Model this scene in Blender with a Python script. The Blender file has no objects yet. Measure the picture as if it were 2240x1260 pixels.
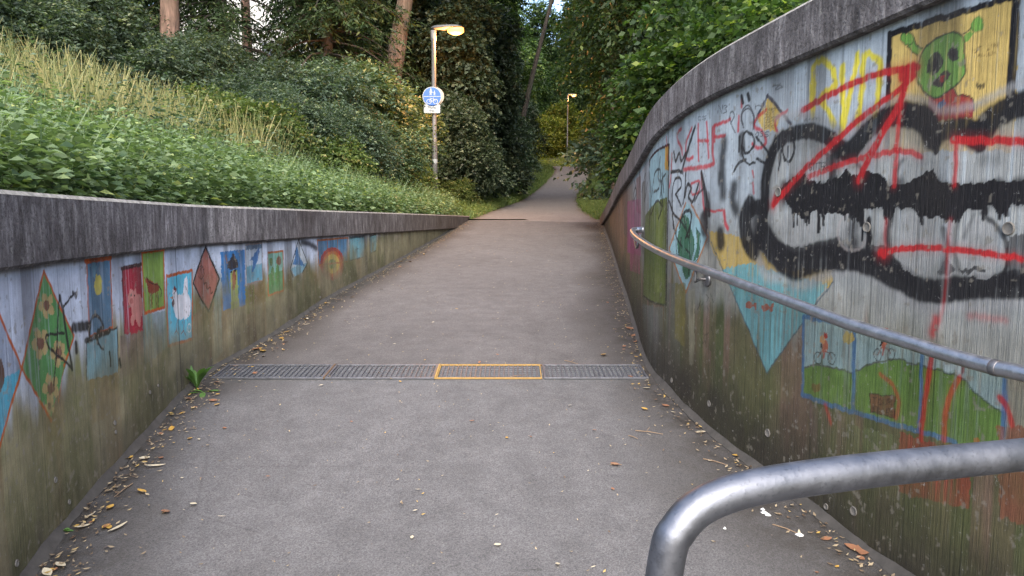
import bpy, bmesh, math, random
import numpy as np
from mathutils import Vector, Matrix
random.seed(7)
RNG = np.random.default_rng(11)
SC = bpy.context.scene
COL = SC.collection

# ------------------------------------------------------------------ camera model (metres, camera at x=y=0, z=1.5)
F = 1553.0; PITCH = math.atan(148 / F); CP, SP = math.cos(PITCH), math.sin(PITCH); EYE = 1.5; SLOPE = .09
def ray(px, py):
    a = (px - 1120) / F; b = -(py - 630) / F
    return np.array([a, CP + b * SP, -SP + b * CP])
def at(px, py, y):
    r = ray(px, py); t = y / r[1]
    return np.array([r[0] * t, y, EYE + r[2] * t])
def at_depth(px, py, d):
    r = ray(px, py); return np.array([r[0] * d, r[1] * d, EYE + r[2] * d])
def on_ramp(px, py):
    r = ray(px, py); t = -EYE / (r[2] - SLOPE * r[1]); return r * t + np.array([0, 0, EYE])

# ------------------------------------------------------------------ helpers
def lin(c):
    c = np.asarray(c, float) / 255.
    return np.where(c <= .04045, c / 12.92, ((c + .055) / 1.055) ** 2.4)
def tag(o, label=None, cat=None, group=None, kind=None):
    if label: o['label'] = label
    if cat: o['category'] = cat
    if group: o['group'] = group
    if kind: o['kind'] = kind
    return o
def empty(name, loc=(0, 0, 0), label=None, cat=None, group=None):
    o = bpy.data.objects.new(name, None); COL.objects.link(o); o.location = loc; o.empty_display_size = .1
    return tag(o, label, cat, group)
def link(name, me, parent=None):
    o = bpy.data.objects.new(name, me); COL.objects.link(o)
    if parent is not None: o.parent = parent
    return o
def npmesh(name, V, Q, mat=None, smooth=False, attrs=None, cols=None):
    """mesh from numpy verts and (n,k) faces"""
    V = np.ascontiguousarray(V, np.float32); Q = np.ascontiguousarray(Q, np.int32)
    me = bpy.data.meshes.new(name); n, k = Q.shape
    me.vertices.add(len(V)); me.vertices.foreach_set('co', V.ravel())
    me.loops.add(n * k); me.loops.foreach_set('vertex_index', Q.ravel())
    me.polygons.add(n); me.polygons.foreach_set('loop_start', np.arange(0, n * k, k, dtype=np.int32))
    me.polygons.foreach_set('loop_total', np.full(n, k, np.int32))
    if smooth: me.polygons.foreach_set('use_smooth', np.ones(n, bool))
    for a, v in (attrs or {}).items():
        at_ = me.attributes.new(a, 'FLOAT', 'POINT'); at_.data.foreach_set('value', np.ascontiguousarray(v, np.float32))
    if cols is not None:
        ca = me.color_attributes.new('paint', 'FLOAT_COLOR', 'POINT')
        c4 = np.ones((len(V), 4), np.float32); c4[:, :cols.shape[1]] = cols
        ca.data.foreach_set('color', c4.ravel())
    if mat: me.materials.append(mat)
    me.update(calc_edges=True)
    return me
class MB:
    """collects simple shapes into one mesh"""
    def __init__(s): s.V = []; s.F = []
    def add(s, V, Fs):
        o = len(s.V); s.V += [tuple(v) for v in V]; s.F += [tuple(i + o for i in f) for f in Fs]; return s
    def box(s, c, d, M=None):
        x, y, z = [q / 2 for q in d]
        P = [(sx * x, sy * y, sz * z) for sz in (-1, 1) for sy in (-1, 1) for sx in (-1, 1)]
        P = [np.array(p) if M is None else np.array(M @ Vector(p)) for p in P]
        return s.add([p + np.array(c) for p in P], [(0, 2, 3, 1), (4, 5, 7, 6), (0, 1, 5, 4), (2, 6, 7, 3), (0, 4, 6, 2), (1, 3, 7, 5)])
    def tube(s, pts, r, seg=12, cap=True, closed=False):
        P = [np.array(p, float) for p in pts]; n = len(P)
        R = r if hasattr(r, '__len__') else [r] * n
        T = []
        for i in range(n):
            if closed: a, b = P[i - 1], P[(i + 1) % n]
            else: a, b = P[max(i - 1, 0)], P[min(i + 1, n - 1)]
            t = b - a; T.append(t / (np.linalg.norm(t) + 1e-9))
        up = np.array([0, 0, 1.]) if abs(T[0][2]) < .9 else np.array([1., 0, 0])
        N = np.cross(T[0], up); N /= np.linalg.norm(N); V = []
        for i in range(n):
            N = N - T[i] * N.dot(T[i]); N /= np.linalg.norm(N); B = np.cross(T[i], N)
            for k in range(seg):
                a = 2 * math.pi * k / seg; V.append(P[i] + R[i] * (math.cos(a) * N + math.sin(a) * B))
        Fs = [(i * seg + k, i * seg + (k + 1) % seg, (i + 1) * seg + (k + 1) % seg, (i + 1) * seg + k) for i in range(n - 1) for k in range(seg)]
        if closed: Fs += [((n - 1) * seg + k, (n - 1) * seg + (k + 1) % seg, (k + 1) % seg, k) for k in range(seg)]
        elif cap: Fs += [tuple(range(seg))[::-1], tuple((n - 1) * seg + k for k in range(seg))]
        return s.add(V, Fs)
    def build(s, name, mat, parent=None, smooth=False, bevel=0, loc=None):
        me = bpy.data.meshes.new(name); me.from_pydata([tuple(map(float, v)) for v in s.V], [], s.F)
        bm = bmesh.new(); bm.from_mesh(me); bmesh.ops.recalc_face_normals(bm, faces=bm.faces)
        if bevel: bmesh.ops.bevel(bm, geom=list(bm.edges), offset=bevel, segments=2, affect='EDGES', profile=.6)
        bm.to_mesh(me); bm.free()
        if smooth: me.polygons.foreach_set('use_smooth', [True] * len(me.polygons))
        me.materials.append(mat); o = link(name, me, parent)
        if loc is not None: o.location = loc
        return o
def spline(pts, sub=8, closed=False):
    P = np.array(pts, float); n = len(P)
    if n < 3: return np.array([P[0] + (P[-1] - P[0]) * t for t in np.linspace(0, 1, sub + 1)])
    out = []
    for i in range(n if closed else n - 1):
        if closed: a, b, c, d = P[i - 1], P[i], P[(i + 1) % n], P[(i + 2) % n]
        else: b, c = P[i], P[i + 1]; a = P[i - 1] if i else 2 * b - c; d = P[i + 2] if i + 2 < n else 2 * c - b
        for t in np.arange(sub) / sub:
            out.append(.5 * (2 * b + (c - a) * t + (2 * a - 5 * b + 4 * c - d) * t * t + (3 * b - a - 3 * c + d) * t ** 3))
    if not closed: out.append(P[-1])
    return np.array(out)
def vnoise(u, v, seed=0):
    """smooth value noise, 0..1"""
    g = np.random.default_rng(seed).random((256, 256))
    iu = np.floor(u).astype(int); iv = np.floor(v).astype(int); fu = u - iu; fv = v - iv
    fu = fu * fu * (3 - 2 * fu); fv = fv * fv * (3 - 2 * fv)
    a = g[iu % 256, iv % 256]; b = g[(iu + 1) % 256, iv % 256]; c = g[iu % 256, (iv + 1) % 256]; d = g[(iu + 1) % 256, (iv + 1) % 256]
    return (a * (1 - fu) + b * fu) * (1 - fv) + (c * (1 - fu) + d * fu) * fv
def fbm(u, v, seed=0, o=3):
    s = 0; w = .5; t = 0
    for k in range(o): s = s + w * vnoise(u * 2 ** k + 17 * k, v * 2 ** k + 31 * k, seed + k); t += w; w *= .5
    return s / t
def sstep(a, b, x):
    t = np.clip((x - a) / (b - a), 0, 1); return t * t * (3 - 2 * t)

# ------------------------------------------------------------------ materials
def newmat(name):
    m = bpy.data.materials.new(name); m.use_nodes = True; nt = m.node_tree
    return m, nt, nt.nodes['Principled BSDF'], nt.nodes['Material Output']
class NT:
    def __init__(s, nt): s.nt = nt
    def n(s, t, **kw):
        x = s.nt.nodes.new(t)
        for k, v in kw.items(): setattr(x, k, v)
        return x
    def l(s, a, b): s.nt.links.new(a, b)
    def noise(s, vec, scale, detail=4, rough=.55):
        x = s.n('ShaderNodeTexNoise'); x.inputs['Scale'].default_value = scale; x.inputs['Detail'].default_value = detail; x.inputs['Roughness'].default_value = rough
        if vec is not None: s.l(vec, x.inputs['Vector'])
        return x.outputs['Fac']
    def ramp(s, fac, stops):
        x = s.n('ShaderNodeValToRGB'); e = x.color_ramp.elements
        while len(e) < len(stops): e.new(.5)
        for i, (p, c) in enumerate(stops):
            e[i].position = p; e[i].color = (c, c, c, 1) if not hasattr(c, '__len__') else tuple(c) + (1,)
        s.l(fac, x.inputs['Fac']); return x.outputs['Color']
    def mix(s, fac, a, b, mode='MIX'):
        x = s.n('ShaderNodeMix', data_type='RGBA', blend_type=mode)
        for i, v in ((0, fac), (6, a), (7, b)):
            if hasattr(v, 'is_linked') or hasattr(v, 'links'): s.l(v, x.inputs[i])
            elif i == 0: x.inputs[0].default_value = v
            else: x.inputs[i].default_value = (v, v, v, 1) if not hasattr(v, '__len__') else tuple(v) + (1,)
        return x.outputs[2]
    def math(s, op, a, b=0.):
        x = s.n('ShaderNodeMath', operation=op)
        for i, v in ((0, a), (1, b)):
            if hasattr(v, 'links'): s.l(v, x.inputs[i])
            else: x.inputs[i].default_value = v
        return x.outputs[0]
    def mapping(s, vec, scale):
        x = s.n('ShaderNodeMapping'); x.inputs['Scale'].default_value = scale; s.l(vec, x.inputs['Vector']); return x.outputs[0]
    def bump(s, h, strength, dist, bsdf):
        x = s.n('ShaderNodeBump'); x.inputs['Strength'].default_value = strength; x.inputs['Distance'].default_value = dist
        s.l(h, x.inputs['Height']); s.l(x.outputs[0], bsdf.inputs['Normal'])
    def pos(s): return s.n('ShaderNodeNewGeometry').outputs['Position']
    def obj(s): return s.n('ShaderNodeTexCoord').outputs['Object']
    def attr(s, name): return s.n('ShaderNodeAttribute', attribute_name=name)

def mat_wall():
    m, nt, b, out = newmat('painted board-formed concrete'); N = NT(nt)
    a = N.attr('paint').outputs['Color']; u = N.attr('u').outputs['Fac']; p = N.pos()
    z = N.n('ShaderNodeSeparateXYZ'); N.l(p, z.inputs[0])
    cv = N.n('ShaderNodeCombineXYZ'); N.l(u, cv.inputs[0]); N.l(z.outputs[2], cv.inputs[1]); uv = cv.outputs[0]
    st = N.noise(N.mapping(uv, (90, 2.2, 1)), 1, 5, .6); st2 = N.noise(N.mapping(uv, (260, 7, 1)), 1, 3, .6); sp = N.noise(p, 180, 3, .6); lo = N.noise(p, 3.2, 4)
    c = N.mix(1, a, N.ramp(st, [(.25, .80), (.5, 1.0), (.75, 1.14)]), 'MULTIPLY')
    c = N.mix(1, c, N.ramp(lo, [(.3, .84), (.7, 1.12)]), 'MULTIPLY')
    c = N.mix(N.ramp(st2, [(.62, 0), (.74, .20)]), c, (.30, .30, .29)); ch = N.noise(p, 46, 4, .75); c = N.mix(N.ramp(ch, [(.64, 0), (.69, .55)]), c, (.27, .265, .25)); c = N.mix(1, c, N.ramp(N.noise(p, 12, 5, .7), [(.3, .80), (.7, 1.16)]), 'MULTIPLY')          # thin worn streaks showing bare concrete
    c = N.mix(N.ramp(sp, [(.66, 0), (.74, .35)]), c, (.06, .055, .045))
    N.l(c, b.inputs['Base Color']); b.inputs['Roughness'].default_value = .72; b.inputs['Specular IOR Level'].default_value = .3
    h = N.math('ADD', N.math('MULTIPLY', st, 1.0), N.math('MULTIPLY', st2, .5)); h = N.math('ADD', h, N.math('MULTIPLY', sp, .3))
    N.bump(h, .55, .012, b); return m
def mat_coping():
    m, nt, b, out = newmat('weathered coping concrete'); N = NT(nt); p = N.pos()
    st = N.noise(N.mapping(p, (22, 22, 4.5)), 1, 6, .72); lo = N.noise(p, 1.6, 5); sp = N.noise(p, 70, 4, .7); lich = N.noise(p, 26, 4, .7)
    c = N.ramp(st, [(.28, (.045, .040, .040)), (.50, (.105, .096, .097)), (.72, (.25, .235, .23))])
    c = N.mix(1, c, N.ramp(lo, [(.3, .62), (.7, 1.35)]), 'MULTIPLY'); c = N.mix(1, c, N.ramp(N.noise(N.mapping(p, (9, 9, 4)), 1, 5, .7), [(.3, .6), (.68, 1.5)]), 'MULTIPLY')
    c = N.mix(N.ramp(lich, [(.6, 0), (.72, .6)]), c, (.20, .195, .18))
    c = N.mix(N.ramp(sp, [(.35, .65), (.5, 0)]), c, (.025, .022, .02))
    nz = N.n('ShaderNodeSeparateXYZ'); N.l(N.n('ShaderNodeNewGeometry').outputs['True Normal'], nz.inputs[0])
    top = N.math('GREATER_THAN', nz.outputs[2], .45)                                # paler, mottled upper side
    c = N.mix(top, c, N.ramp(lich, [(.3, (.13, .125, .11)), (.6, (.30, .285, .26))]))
    ps = N.n('ShaderNodeSeparateXYZ'); N.l(p, ps.inputs[0])
    rust = N.ramp(N.math('MULTIPLY', ps.outputs[1], .0625), [(.3, 0), (.9, .55)])   # brown grime towards the far end
    c = N.mix(rust, c, N.ramp(st, [(.3, (.055, .036, .025)), (.7, (.17, .11, .075))]))
    N.l(c, b.inputs['Base Color']); b.inputs['Roughness'].default_value = .9; b.inputs['Specular IOR Level'].default_value = .2
    N.bump(N.math('ADD', st, N.math('MULTIPLY', sp, .8)), .7, .012, b); return m
def mat_asphalt(name, c0, c1, brown):
    m, nt, b, out = newmat(name); N = NT(nt); p = N.pos()
    g = N.n('ShaderNodeTexVoronoi'); g.inputs['Scale'].default_value = 210; N.l(p, g.inputs['Vector'])
    fine = N.noise(p, 320, 3, .7); lo = N.noise(p, .9, 5, .6); mid = N.noise(p, 7, 5, .65); e = N.attr('edge').outputs['Fac']
    sp = N.noise(p, 55, 2, .5)
    c = N.mix(lo, c0, c1)
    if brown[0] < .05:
        sy = N.n('ShaderNodeSeparateXYZ'); N.l(p, sy.inputs[0]); c = N.mix(N.math('GREATER_THAN', sy.outputs[1], 5.0), c, N.mix(1, c, (.88, .845, .82), 'MULTIPLY'))  # tree shade over browner, older asphalt past the gratings, put into the colour
    c = N.mix(1, c, N.ramp(g.outputs['Color'], [(.1, .62), (.9, 1.35)]), 'MULTIPLY')
    c = N.mix(1, c, N.ramp(mid, [(.3, .82), (.7, 1.14)]), 'MULTIPLY')
    c = N.mix(N.ramp(fine, [(.62, 0), (.75, .5)]), c, (.30, .295, .29))
    c = N.mix(N.ramp(sp, [(.72, 0), (.78, .5)]), c, (.30, .28, .24))
    wet = N.noise(N.mapping(p, (1, .55, 1)), 2.3, 6, .72); c = N.mix(1, c, N.ramp(wet, [(.30, .84), (.46, 1.0), (.62, 1.0), (.74, 1.10)]), 'MULTIPLY')
    crk = N.noise(N.mapping(p, (3.2, 9, 3)), 1, 8, .8); c = N.mix(N.ramp(crk, [(.335, .55 if brown[0] < .05 else 0), (.365, 0)]), c, (.03, .028, .026))
    em = N.math('MULTIPLY', e, N.ramp(mid, [(.25, .3), (.6, 1.)]))
    c = N.mix(em, c, brown)
    cr = N.n('ShaderNodeTexVoronoi', feature='DISTANCE_TO_EDGE'); cr.inputs['Scale'].default_value = .55
    wv = N.mix(.12, p, N.n('ShaderNodeTexNoise').outputs['Color']); N.l(wv, cr.inputs['Vector'])
    c = N.mix(N.math('MULTIPLY', N.ramp(cr.outputs['Distance'], [(0, .25 if brown[0] < .05 else 0), (.004, 0)]), N.ramp(lo, [(.5, 0), (.6, 1.)])), c, (.03, .028, .026))
    N.l(c, b.inputs['Base Color']); b.inputs['Roughness'].default_value = .82; b.inputs['Specular IOR Level'].default_value = .35
    N.bump(N.math('ADD', g.outputs['Distance'], N.math('MULTIPLY', mid, 1.5)), .35, .006, b); return m
def mat_leaf(name, dark, light, accent=None, trans=.3, rough=.55):
    m, nt, b, out = newmat(name); N = NT(nt)
    t = N.attr('tint').outputs['Fac']; ri = N.n('ShaderNodeObjectInfo').outputs['Random']
    st = [(.0, dark), (.85, light)] + ([(.97, accent)] if accent else [])
    c = N.ramp(t, st)
    c = N.mix(1, c, N.ramp(ri, [(0, .75), (1, 1.2)]), 'MULTIPLY')
    N.l(c, b.inputs['Base Color']); b.inputs['Roughness'].default_value = rough; b.inputs['Specular IOR Level'].default_value = .35
    tr = N.n('ShaderNodeBsdfTranslucent'); N.l(N.mix(1, c, (1.2, 1.35, .6), 'MULTIPLY'), tr.inputs['Color'])
    mx = N.n('ShaderNodeMixShader'); mx.inputs[0].default_value = trans
    N.l(b.outputs[0], mx.inputs[1]); N.l(tr.outputs[0], mx.inputs[2]); N.l(mx.outputs[0], out.inputs['Surface']); return m
def mat_bark(name, c0, c1):
    m, nt, b, out = newmat(name); N = NT(nt); o = N.obj()
    s = N.noise(N.mapping(o, (14, 14, 2)), 1, 5, .65); lo = N.noise(o, 1.2, 3)
    c = N.ramp(s, [(.3, c0), (.7, c1)]); c = N.mix(N.ramp(lo, [(.5, 0), (.7, .5)]), c, (.05, .06, .035))
    N.l(c, b.inputs['Base Color']); b.inputs['Roughness'].default_value = .95; N.bump(s, .8, .04, b); return m
def mat_metal(name, col, rough, metallic, rust=0.):
    m, nt, b, out = newmat(name); N = NT(nt); o = N.pos()
    n1 = N.noise(o, 24, 5, .7); n2 = N.noise(o, 140, 3, .6); n3 = N.noise(o, 7, 4, .6)
    c = N.mix(n1, tuple(q * .55 for q in col), tuple(min(1, q * 1.25) for q in col))
    c = N.mix(N.ramp(n2, [(.58, 0), (.7, .5)]), c, tuple(q * .45 for q in col))
    if rust: c = N.mix(N.ramp(n3, [(.5, 0), (.68, rust)]), c, (.16, .085, .045))
    N.l(c, b.inputs['Base Color']); b.inputs['Metallic'].default_value = metallic
    N.l(N.ramp(n1, [(.3, rough - .1), (.7, rough + .12)]), b.inputs['Roughness'])
    N.bump(N.math('ADD', n2, n1), .12, .003, b); return m
def mat_plain(name, col, rough=.6, var=.25, scale=18):
    m, nt, b, out = newmat(name); N = NT(nt); n1 = N.noise(N.obj(), scale, 5, .65)
    c = N.mix(n1, tuple(q * (1 - var) for q in col), tuple(min(1., q * (1 + var)) for q in col))
    N.l(c, b.inputs['Base Color']); b.inputs['Roughness'].default_value = rough; N.bump(n1, .15, .004, b); return m
def mat_emit(name, col, s):
    m, nt, b, out = newmat(name); b.inputs['Base Color'].default_value = (.03, .025, .02, 1); b.inputs['Emission Color'].default_value = tuple(col) + (1,); b.inputs['Emission Strength'].default_value = s; return m
def mat_soil():
    m, nt, b, out = newmat('leafy soil'); N = NT(nt); p = N.pos()
    n1 = N.noise(p, 4, 6, .7); n2 = N.noise(p, 28, 4, .7)
    c = N.ramp(n1, [(.35, (.022, .026, .012)), (.65, (.05, .065, .022))]); c = N.mix(N.ramp(n2, [(.5, 0), (.65, .6)]), c, (.085, .06, .03))
    N.l(c, b.inputs['Base Color']); b.inputs['Roughness'].default_value = 1; N.bump(n2, 1, .05, b); return m

M = dict(wall=mat_wall(), coping=mat_coping(),
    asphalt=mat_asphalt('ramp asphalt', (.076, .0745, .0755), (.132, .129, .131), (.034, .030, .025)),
    path=mat_asphalt('path asphalt', (.120, .108, .10), (.165, .15, .138), (.085, .064, .040)),  # leaf-litter brown, with the lamp's warmth put into the colour
    soil=mat_soil(), back=mat_plain('bare concrete', (.17, .165, .155), .9),
    fillet=mat_plain('mortar', (.05, .046, .041), .95, .8, 14), dark=mat_plain('drain dark', (.075, .078, .082), .9),
    galv=mat_metal('galvanised steel', (.24, .25, .275), .52, .9), galv_rail=mat_metal('silver galvanised steel', (.40, .41, .435), .40, .9), galv_hoop=mat_metal('worn grey galvanised steel', (.185, .195, .22), .46, .9), galv_dull=mat_metal('dull galvanised steel', (.22, .225, .235), .5, .85, .25),
    rusty=mat_metal('rusty steel edge', (.20, .14, .09), .6, .6, .8),
    pole=mat_metal('lamp pole paint', (.15, .145, .14), .6, .3, .2), hood=mat_plain('lamp hood', (.07, .07, .068), .5),
    blue=mat_plain('sign blue', (.015, .09, .33), .4, .08), white=mat_plain('sign white', (.33, .34, .335), .45, .12), black=mat_plain('sign black', (.03, .03, .03), .5),
    grayplate=mat_plain('sign back', (.30, .31, .27), .5), bulb=mat_emit('sodium lamp bowl', (1, .34, .05), 2.0), bulb_far=mat_emit('distant lamp bowl', (1, .50, .14), 1.6),
    yellow=mat_plain('ochre lamp glare', (.30, .19, .06), .6),  # lamp reflection on the grating steel, painted in as ochre
    bark=mat_bark('brown bark', (.05, .038, .03), (.17, .125, .095)), bark_red=mat_bark('reddish bark', (.10, .06, .045), (.30, .19, .14)),
    bark_dark=mat_bark('dark bark', (.025, .02, .016), (.075, .06, .048)), bark_birch=mat_bark('pale bark', (.12, .11, .10), (.35, .33, .30)),
    nettle=mat_leaf('nettle leaves', (.045, .085, .036), (.215, .290, .145), (.32, .36, .12), .35),
    verge=mat_leaf('verge leaves', (.045, .080, .022), (.16, .21, .06), (.28, .25, .09), .35),
    straw=mat_leaf('dry grass', (.09, .14, .04), (.34, .29, .12), (.48, .37, .20), .2),
    dull=mat_leaf('dull shrub leaves', (.028, .048, .032), (.110, .155, .100), (.18, .21, .11), .35),
    shrub=mat_leaf('shrub leaves', (.032, .058, .032), (.125, .185, .100), (.24, .25, .11), .35),
    ivy=mat_leaf('ivy leaves', (.022, .038, .022), (.085, .120, .072), (.13, .16, .09), .3, .5),
    fresh=mat_leaf('fresh leaves', (.022, .050, .014), (.080, .135, .032), (.18, .23, .05), .4),
    canopy=mat_leaf('canopy leaves', (.018, .040, .014), (.068, .112, .034), (.13, .18, .05), .4),
    conifer=mat_leaf('conifer needles', (.020, .040, .016), (.065, .105, .036), (.10, .13, .04), .25),
    gold=mat_leaf('lamp-side leaves', (.06, .085, .015), (.20, .22, .035), (.36, .30, .06), .45),
    weed=mat_leaf('weed leaves', (.05, .12, .03), (.14, .27, .07), (.2, .3, .08)),
    leaf_yellow=mat_plain('fallen yellow leaf', (.42, .25, .05), .7, .4), leaf_brown=mat_plain('fallen brown leaf', (.24, .11, .055), .8, .4),
    leaf_pale=mat_plain('fallen pale leaf', (.46, .40, .28), .8, .3), twig=mat_plain('twig', (.20, .14, .09), .9, .4), scrap=mat_plain('white scrap', (.62, .62, .60), .6, .15),
    plaster=mat_plain('house plaster', (.55, .55, .53), .9), tiles=mat_plain('roof tiles', (.16, .08, .06), .8), glass=mat_plain('dark glass', (.03, .04, .05), .15),
    hole=mat_plain('tie hole plug', (.13, .12, .105), .9, .5, 60))

# ------------------------------------------------------------------ wall plans (traced foot lines, put on the 9 % ramp)
LP = [(-1.10, -.4), (-1.30, .5), (-1.55, 1.6)] + [tuple(on_ramp(*q)[:2]) for q in [(80, 1230), (150, 1140), (240, 1040), (320, 950), (395, 868), (430, 835), (460, 812), (557, 757), (640, 706), (720, 653), (867, 573), (960, 520)]] + [(-1.12, 16.1), (-1.04, 16.9)]
RP = [(2.15, -.6), (1.86, .5), (1.62, 1.55)] + [tuple(on_ramp(*q)[:2]) for q in [(1950, 1245), (1850, 1170), (1650, 1020), (1560, 950), (1500, 895), (1452, 845), (1425, 810), (1405, 765), (1390, 712), (1372, 650), (1360, 615), (1345, 565), (1330, 520)]] + [(1.99, 15.6), (2.08, 16.6)]
class Wall:
    def __init__(s, pts, side):
        P = spline(pts, 12); d = np.r_[0, np.cumsum(np.hypot(*np.diff(P, axis=0).T))]
        s.U = np.arange(0, d[-1], .02); s.P = np.c_[np.interp(s.U, d, P[:, 0]), np.interp(s.U, d, P[:, 1])]
        k = np.ones(9) / 9; pad = lambda a: np.convolve(np.r_[[a[0]] * 4, a, [a[-1]] * 4], k, 'valid')
        s.P = np.c_[pad(s.P[:, 0]), pad(s.P[:, 1])]
        T = np.gradient(s.P, axis=0); T /= np.linalg.norm(T, axis=1)[:, None]
        s.N = np.c_[T[:, 1], -T[:, 0]] * side                    # towards the path
        s.L = s.U[-1]
    def p(s, u): return np.c_[np.interp(u, s.U, s.P[:, 0]), np.interp(u, s.U, s.P[:, 1])]
    def n(s, u): return np.c_[np.interp(u, s.U, s.N[:, 0]), np.interp(u, s.U, s.N[:, 1])]
    def hit(s, px, py, off=0.):
        """pixel -> (u, z, distance scale) on the wall face pushed out by off"""
        r = ray(px, py); Q = s.P + s.N * off
        c = Q[:, 0] * r[1] - Q[:, 1] * r[0]
        ok = np.where((c[:-1] * c[1:] <= 0) & (Q[:-1, 1] > .4))[0]
        if len(ok) == 0: i = int(np.argmin(np.where(Q[:, 1] > .4, abs(c), 9e9))); f = 0; i = min(i, len(Q) - 2)
        else: i = ok[0]; f = c[i] / (c[i] - c[i + 1] + 1e-12)
        q = Q[i] + (Q[i + 1] - Q[i]) * f; t = q[1] / r[1]
        return s.U[i] + f * .02, EYE + r[2] * t, t
WL = Wall(LP, 1); WR = Wall(RP, -1)
# right coping heights from the traced edges
def edge_z(W, pts):
    h = sorted((W.hit(x, y, .04)[:2] for x, y in pts)); return np.array(h)
R_TOP = edge_z(WR, [(1331, 438), (1356, 377), (1382, 326), (1402, 286), (1422, 243), (1460, 190), (1516, 145), (1572, 109), (1653, 61), (1768, 0)])
R_BOT = edge_z(WR, [(1331, 464), (1356, 428), (1382, 385), (1407, 342), (1425, 311), (1443, 291), (1468, 267), (1567, 213), (1668, 165), (1821, 94), (1960, 38)])
uu = np.linspace(0, WR.L, 60)
def smooth_fit(T, deg):
    c = np.polyfit(T[:, 0], T[:, 1], deg); return c
def rt(u):
    """right coping top: rises gently towards the underpass, falls to the path at the far end"""
    u = np.asarray(u, float); return np.interp(u, RTU, RTZ)
RTU = np.r_[0, R_TOP[:, 0], WR.L]; RTZ = np.r_[R_TOP[0, 1] + .10 * R_TOP[0, 0] * .5, R_TOP[:, 1], SLOPE * 16.6 + .06]
k = np.linspace(0, WR.L, 400); zz = np.interp(k, RTU, RTZ); zz = np.convolve(np.r_[[zz[0]] * 12, zz, [zz[-1]] * 12], np.ones(25) / 25, 'valid'); RTU, RTZ = k, zz
print('R_TOP', R_TOP.round(2).tolist()); print('R_BOT', R_BOT.round(2).tolist())
def lt(u): return np.full_like(np.asarray(u, float), 1.603)
LT, RT_T = .27, .225                                           # coping depths

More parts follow.
